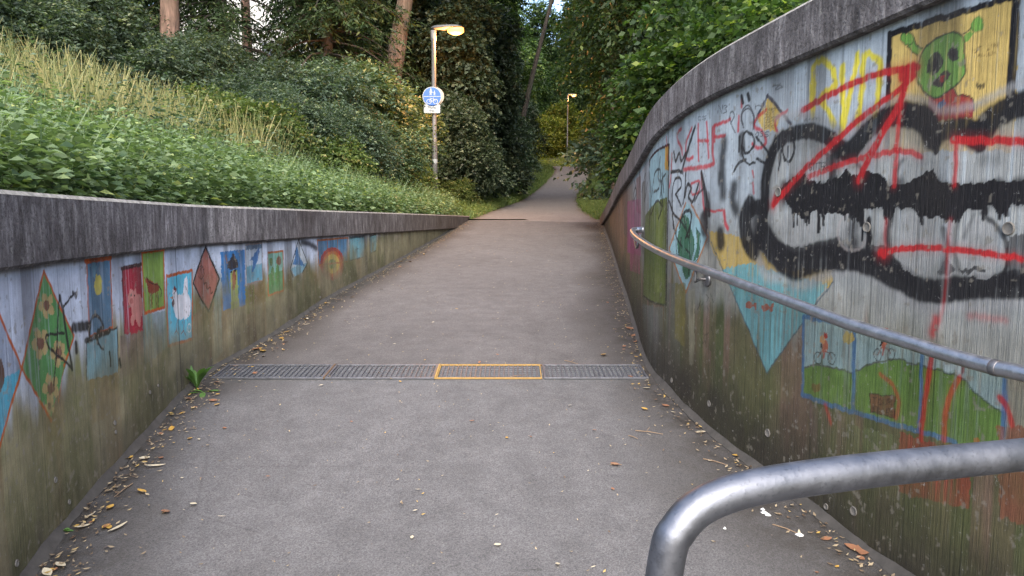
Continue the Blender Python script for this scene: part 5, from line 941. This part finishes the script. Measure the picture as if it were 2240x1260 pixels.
def side(lo, hi, s): return lambda y, rng: np.interp(y, PCs[:46, 1], PCs[:46, 0]) + s * (np.interp(y, PCs[:46, 1], PCs[:46, 3]) / 2 - .05 + lo + (hi - lo) * rng.random(len(y)) ** 1.4)
cover('left_verge_plants'.replace('left_', ''), 'low yellowish plants on the verge left of the path and round the lamp foot', 9000, side(0, 3.6, -1), (16.9, 46), lambda x, y, r: r.random(len(x)) < 1.2 - y / 60, .26, .07, 'verge', 22, 5)
cover('verge_plants', 'low grassy plants on the verge right of the path', 6000, side(0, 3.2, 1), (16.9, 46), lambda x, y, r: r.random(len(x)) < 1.2 - y / 60, .22, .07, 'verge', 23, 5)
cover('right_bank_cover'.replace('right_', ''), 'ground ivy behind the right coping', 2500, lambda y, r: rx(np.minimum(y, 16.4)) + .33 + 4 * r.random(len(y)), (2, 17), lambda x, y, r: x > 0, .3, .08, 'canopy', 24, 5)
def blades(name, label, n, xf, yr, dens, hgt, wd, mat, seed, bend=.35, tmu=.5):
    rng = np.random.default_rng(seed); y = rng.uniform(*yr, n); x = xf(y, rng); k = dens(x, y, rng); x, y = x[k], y[k]; z = terr(x, y); m = len(x)
    h = hgt * (.5 + .7 * rng.random(m)); a = rng.random(m) * 6.28; b = bend * rng.random(m) * h; dx, dy = np.cos(a) * b, np.sin(a) * b; w_ = wd * (.6 + .8 * rng.random(m)); ax, ay = -np.sin(a + 1), np.cos(a + 1)
    B = np.stack([x, y, z], 1); S = np.stack([ax * w_ / 2, ay * w_ / 2, 0 * w_], 1); mid = B + np.stack([dx * .35, dy * .35, h * .55], 1); tip = B + np.stack([dx, dy, h * .97], 1)
    V = np.stack([B - S, B + S, mid + S * .8, mid - S * .8, tip + S * .35, tip - S * .35], 1).reshape(-1, 3); i = np.arange(m)[:, None] * 6
    Q = np.concatenate([i + [0, 1, 2, 3], i + [3, 2, 4, 5]]); t = np.clip(tmu + .2 * rng.normal(size=m), 0, 1)
    tag(link(name, foliage(name, V, Q, np.repeat(t, 6), M[mat])), label, 'grass', kind='stuff')
gx = left_x(1.6, 7.5)
cover('verge_plants', 'pale grassy plants round the foot of the distant lamp', 9000, lambda y, r: -9 + 20 * r.random(len(y)), (45, 66), lambda x, y, r: pdist(x, y)[0] > .05, .4, .13, 'gold', 43, 5)
blades('tall_dry_grass', 'tall straw coloured dry grass on the left slope', 22000, gx, (5.0, 16.5), lambda x, y, r: r.random(len(x)) < np.clip(5. * fbm(x * .9 + 40, y * .9 + 40, 33, 3) - 2.2, .05, 1) * np.clip((lx(y) - x - .7) / 1.6, .02, 1) * np.clip((15.5 - y) / 5, 0.03, 1), .85, .011, 'straw', 31, .42, .46)
cover('slope_weeds', 'leafy green weeds scattered through the dry grass', 5200, left_x(1.2, 7.6), (5, 16.5), lambda x, y, r: fbm(x * 1.3 + 20, y * 1.3 + 20, 36, 2) > .42, .75, .085, 'dull', 35, 8, .5)
blades('green_grass', 'green grass blades among the nettles', 8000, left_x(.05, 6.5), (.5, 17), lambda x, y, r: x < 9, .5, .009, 'nettle', 32, .5, .55)
blades('verge_grass', 'short green grass along both path edges', 14000, lambda y, r: np.interp(y, PCs[:46, 1], PCs[:46, 0]) + np.where(r.random(len(y)) < .5, -1, 1) * (np.interp(y, PCs[:46, 1], PCs[:46, 3]) / 2 - .06 + 1.1 * r.random(len(y)) ** 1.5), (16.7, 46), lambda x, y, r: x < 99, .2, .012, 'verge', 34, .6, .55)

# ---- single weeds
def weed(px, py, where, label, n, L, mat='weed', upr=.6, seed=1, wid=.13):
    rng = np.random.default_rng(seed); r = empty('weed', tuple(where), label, 'plant'); 
    for i in range(n):
        a = rng.random() * 6.28; d = np.array([math.cos(a), math.sin(a), upr * rng.uniform(.5, 1.6)]); d /= np.linalg.norm(d); s_ = np.cross(d, [0, 0, 1]); s_ /= np.linalg.norm(s_); nn = np.cross(s_, d); LL = L * rng.uniform(.6, 1.15); V = []
        for q in range(7):
            t = q / 6; w_ = .02 * LL if t < .3 else wid * LL * math.sin(math.pi * min(1, (t - .25) / .75)) ** .7 + .002; c_ = d * LL * t + np.array([0, 0, -.35 * LL * t * t])
            V += [c_ - s_ * w_ + nn * w_ * .3, c_, c_ + s_ * w_ + nn * w_ * .3]
        me = npmesh('leaf', np.array(V), np.array([(q * 3 + k, q * 3 + k + 1, q * 3 + k + 4, q * 3 + k + 3) for q in range(6) for k in range(2)]), M[mat], True, {'tint': np.full(21, rng.uniform(.3, .8))}); link('leaf', me, r)
    return r
q = on_ramp(410, 852); weed(0, 0, q + np.array([.055, .02, 0]), 'spiky green weed growing at the foot of the left wall by the drain', 13, .27, seed=4, upr=1.7, wid=.075)
q = on_ramp(445, 858); weed(0, 0, q, 'flat weed lying on the asphalt beside the drain', 6, .14, seed=5, upr=.15)
q = on_ramp(130, 1165); weed(0, 0, q, 'tiny green weed in the leaf litter at the near left wall', 6, .05, seed=6, upr=.5)
for px, py, L, lab in ((1553, 108, .17, 'upright leafy weed on top of the right coping'), (1515, 142, .14, 'low pale weed on the back edge of the right coping')):
    u, z, t = WR.hit(px, py, -.2); p = WR.p([u])[0] - WR.n([u])[0] * .2; weed(0, 0, (p[0], p[1], float(rt(u)) - .005), lab, 9, L, seed=int(px), upr=1.)

# ---- fallen leaves, twigs and scraps on the asphalt
def leaf_flat(kind, L, rng):
    V = []; n = 6; cu = rng.uniform(.05, .35)
    for q in range(n):
        t = q / (n - 1); w_ = L * (.30 if kind != 'thin' else .12) * math.sin(math.pi * (.04 + .92 * t)); b = cu * L * (t - .5) ** 2
        V += [(L * (t - .5), -w_, b + w_ * cu), (L * (t - .5), 0, b * .6 + .001), (L * (t - .5), w_, b + w_ * cu * .8)]
    return npmesh('fallen_leaf', np.array(V), np.array([(q * 3 + k, q * 3 + 3 + k, q * 3 + 4 + k, q * 3 + 1 + k) for q in range(n - 1) for k in range(2)]))
rng = np.random.default_rng(77)
LM = {}
for key, mat in (('yellow', 'leaf_yellow'), ('brown', 'leaf_brown'), ('pale', 'leaf_pale')):
    LM[key] = []
    for j in range(4):
        me = leaf_flat('thin' if (key == 'pale' and j > 1) else 'wide', 1., rng); me.materials.append(M[mat]); LM[key].append(me)
def put(me, name, x, y, L, lab, cat, grp, z=.004):
    o = link(name, me); o.location = (x, y, SLOPE * y + z + .004); o.scale = (L, L, L); o.rotation_euler = (math.atan(SLOPE) + rng.normal() * .12, rng.normal() * .12, rng.random() * 6.28); tag(o, lab, cat, grp); return o
def edge_pt(sidew):
    y = 2.3 + 13.5 * rng.random() ** 1.7; f = lx if sidew == 'left' else rx; s_ = 1 if sidew == 'left' else -1; return f(y) + s_ * (.05 + abs(rng.normal()) * .13), y
for k in range(120):
    sd = 'left' if rng.random() < .68 else 'right'; x, y = edge_pt(sd); key = rng.choice(['yellow', 'brown', 'pale'], p=[.3, .38, .32])
    put(LM[key][rng.integers(4)], 'fallen_leaf', x, y, rng.uniform(.022, .055), f'{key} fallen leaf in the litter along the foot of the {sd} wall', 'leaf', f'{key} leaves along the {sd} wall')
for k in range(110):
    y = 2.2 + 14 * rng.random() ** 1.5; x = rng.uniform(lx(y) + .2, rx(y) - .15); key = rng.choice(['yellow', 'brown', 'pale'], p=[.12, .2, .68])
    put(LM[key][rng.integers(4)], 'fallen_leaf', x, y, rng.uniform(.014, .034), f'{key} leaf scrap lying out on the open asphalt of the ramp', 'leaf', f'{key} leaf scraps on the ramp')
for px, py, key, L in [(282, 978, 'yellow', .055), (270, 992, 'yellow', .05), (282, 1005, 'yellow', .06), (340, 1022, 'pale', .09), (310, 1078, 'yellow', .055), (258, 1158, 'pale', .09), (183, 1155, 'pale', .07), (232, 1035, 'brown', .08), (362, 1122, 'brown', .06), (1612, 1000, 'yellow', .05), (1885, 1208, 'brown', .09), (1868, 1203, 'brown', .07), (575, 770, 'yellow', .08), (560, 765, 'brown', .09), (1378, 720, 'brown', .10), (1390, 735, 'brown', .09), (1395, 748, 'brown', .09), (1345, 1018, 'brown', .05), (1320, 778, 'yellow', .07), (1748, 1172, 'pale', .05), (200, 1130, 'pale', .06), (558, 818, 'brown', .05)]:
    p = on_ramp(px, py); put(LM[key][0 if key != 'pale' else 2], 'fallen_leaf', p[0], p[1], L, f'larger {key} fallen leaf lying on the asphalt', 'leaf', f'larger {key} leaves on the asphalt')
def twig(px0, py0, px1, py1, lab, fork=False):
    a, b = on_ramp(px0, py0), on_ramp(px1, py1); r = (a + b) / 2; o3 = np.array([0, 0, .006]); mb = MB().tube([a - r + o3, (a + b) / 2 - r + o3 * 1.6, b - r + o3], [.0028, .0024, .0014], 6)
    if fork: c_ = (a * .6 + b * .4) - r; mb.tube([c_ + o3 * 1.3, c_ + o3 * 2 + np.array([.03, .06, .004])], [.002, .001], 6)
    tag(mb.build('twig', M['twig'], loc=tuple(r)), lab, 'twig')
twig(1390, 944, 1450, 952, 'forked pale twig right of the ramp middle', True); twig(1538, 1006, 1592, 1020, 'thin curved twig near the right wall foot'); twig(1235, 790, 1270, 800, 'short twig lying at the drain edge', True); twig(1335, 1018, 1360, 1019, 'short reddish twig on the asphalt'); twig(1115, 826, 1150, 822, 'twig on the third drain grating'); twig(1690, 1150, 1745, 1170, 'twig beside the white scraps'); twig(700, 822, 712, 830, 'tiny twig on the second grating'); twig(290, 1060, 250, 1090, 'thin leaf stalk near the left wall'); twig(1930, 1205, 1985, 1258, 'long twig along the right wall foot at the frame bottom'); twig(1375, 955, 1395, 962, 'small twig below the forked one'); twig(1552, 1075, 1590, 1090, 'thin twig left of the barrier tube'); twig(355, 1125, 372, 1120, 'flat brown twig on the lower left asphalt')
for k, (px, py, rr_) in enumerate([(1672, 1125, .016), (1680, 1130, .014), (1668, 1118, .012), (1750, 1174, .018), (1585, 1160, .008)]):
    p = on_ramp(px, py); n = 7; V = [(rr_ * (.7 + .5 * rng.random()) * math.cos(6.28 * j / n), rr_ * (.7 + .5 * rng.random()) * math.sin(6.28 * j / n), .003) for j in range(n)] + [(v * .1, -v * .08, .012) for v in (rr_,)]
    tag(MB().add(V, [(j, (j + 1) % n, n) for j in range(n)] + [tuple(range(n))[::-1]]).build('paper_scrap', M['scrap'], loc=(p[0], p[1], p[2] + .004)), 'small white scrap on the asphalt behind the barrier tube', 'scrap', 'white scraps behind the barrier')
# fine crumbs: one object
n = 3300; y = 1.8 + 14.5 * rng.random(n) ** 1.4; sd = rng.random(n); f = rng.random(n); x = np.where(sd < .42, lx(y) + .03 + np.abs(rng.normal(size=n)) * .10, np.where(sd < .68, rx(y) - .03 - np.abs(rng.normal(size=n)) * .09, lx(y) + (rx(y) - lx(y)) * f))
a = rng.random(n) * 6.28; L = rng.uniform(.004, .013, n) * np.where(sd < .68, 1.25, .8); P = np.stack([x, y, SLOPE * y + .011], 1); dv = np.stack([np.cos(a), np.sin(a), SLOPE * np.sin(a)], 1); sv = np.stack([-np.sin(a), np.cos(a), SLOPE * np.cos(a)], 1) * .45
V = np.stack([P - dv * L[:, None], P - sv * L[:, None], P + dv * L[:, None] + [0, 0, .004], P + sv * L[:, None]], 1).reshape(-1, 3)
mlit = mat_leaf('litter crumbs', (.10, .06, .035), (.42, .34, .22), (.5, .33, .08), .05)
tag(link('leaf_litter', foliage('leaf_litter', V, np.arange(n * 4).reshape(n, 4), np.repeat(rng.random(n), 4), mlit)), 'fine crumbs of leaf litter strewn over the ramp, thickest along the walls', 'leaf litter', kind='stuff')

# ------------------------------------------------------------------ house glimpsed through the trees
hx, hy = px_x(590, 46), 46.; hz = float(terr(hx, hy)) - .3; ho = empty('house', (hx, hy, hz), 'pale gabled house glimpsed through the gap between the spruces', 'house')
w2, d2, h2, rf = 4.2, 4.5, 6.6, 3.4
MB().add([(-w2, -d2, 0), (w2, -d2, 0), (w2, d2, 0), (-w2, d2, 0), (-w2, -d2, h2), (w2, -d2, h2), (w2, d2, h2), (-w2, d2, h2), (0, -d2, h2 + rf - .1), (0, d2, h2 + rf - .1)], [(0, 1, 5, 8, 4), (2, 3, 7, 9, 6), (1, 2, 6, 5), (3, 0, 4, 7), (0, 3, 2, 1)]).build('wall', M['plaster'], ho)
rfm = MB()
for s_ in (-1, 1):
    a_ = math.atan2(rf, w2); Mx = Matrix.Rotation(s_ * a_, 3, 'Y'); rfm.box((s_ * w2 * .53, 0, h2 + rf * .47 + .12), (math.hypot(w2, rf) * 1.12, d2 * 2 + .8, .16), Mx)
rfm.build('roof', M['tiles'], ho)
for wx, wz in ((-2, 1.6), (2, 1.6), (-2, 4.6), (2, 4.6)):
    wf = MB().box((wx, -d2 - .02, wz), (1.2, .08, 1.4)).build('window', M['white'], ho); MB().box((wx, -d2 - .065, wz), (1.0, .012, 1.2)).build('pane', M['glass'], wf)

# ------------------------------------------------------------------ light, sky, camera
SUN_EL, SUN_AZ = math.radians(46), math.radians(178)
wd = bpy.data.worlds.new('World'); SC.world = wd; wd.use_nodes = True; nt = wd.node_tree; sky = nt.nodes.new('ShaderNodeTexSky'); sky.sky_type = 'NISHITA'; sky.sun_disc = False; sky.sun_elevation = SUN_EL; sky.sun_rotation = SUN_AZ; sky.air_density = 1.0; sky.dust_density = 3.0; sky.ozone_density = .6
nt.links.new(sky.outputs[0], nt.nodes['Background'].inputs[0]); nt.nodes['Background'].inputs[1].default_value = .15
sd_ = bpy.data.lights.new('sun', 'SUN'); sd_.energy = 1.1; sd_.angle = math.radians(70); sd_.color = (1, .96, .90); so = bpy.data.objects.new('sun', sd_); COL.objects.link(so)
dirv = Vector((math.sin(SUN_AZ) * math.cos(SUN_EL), math.cos(SUN_AZ) * math.cos(SUN_EL), math.sin(SUN_EL))); so.rotation_euler = (-dirv).to_track_quat('-Z', 'Y').to_euler()
cd = bpy.data.cameras.new('camera'); co = bpy.data.objects.new('camera', cd); COL.objects.link(co); co.location = (0, 0, EYE); co.rotation_euler = (math.pi / 2 - PITCH, 0, 0)
cd.sensor_width = 36; cd.lens = 36 * F / 2240; cd.clip_start = .05; cd.clip_end = 600; SC.camera = co
SC.view_settings.view_transform = 'Standard'; SC.view_settings.look = 'None'; SC.view_settings.gamma = 1; SC.view_settings.exposure = 2.0
SC.cycles.max_bounces = 6; SC.cycles.diffuse_bounces = 3; SC.cycles.transmission_bounces = 2; SC.cycles.glossy_bounces = 2; SC.cycles.use_denoising = True; SC.cycles.sample_clamp_indirect = 6
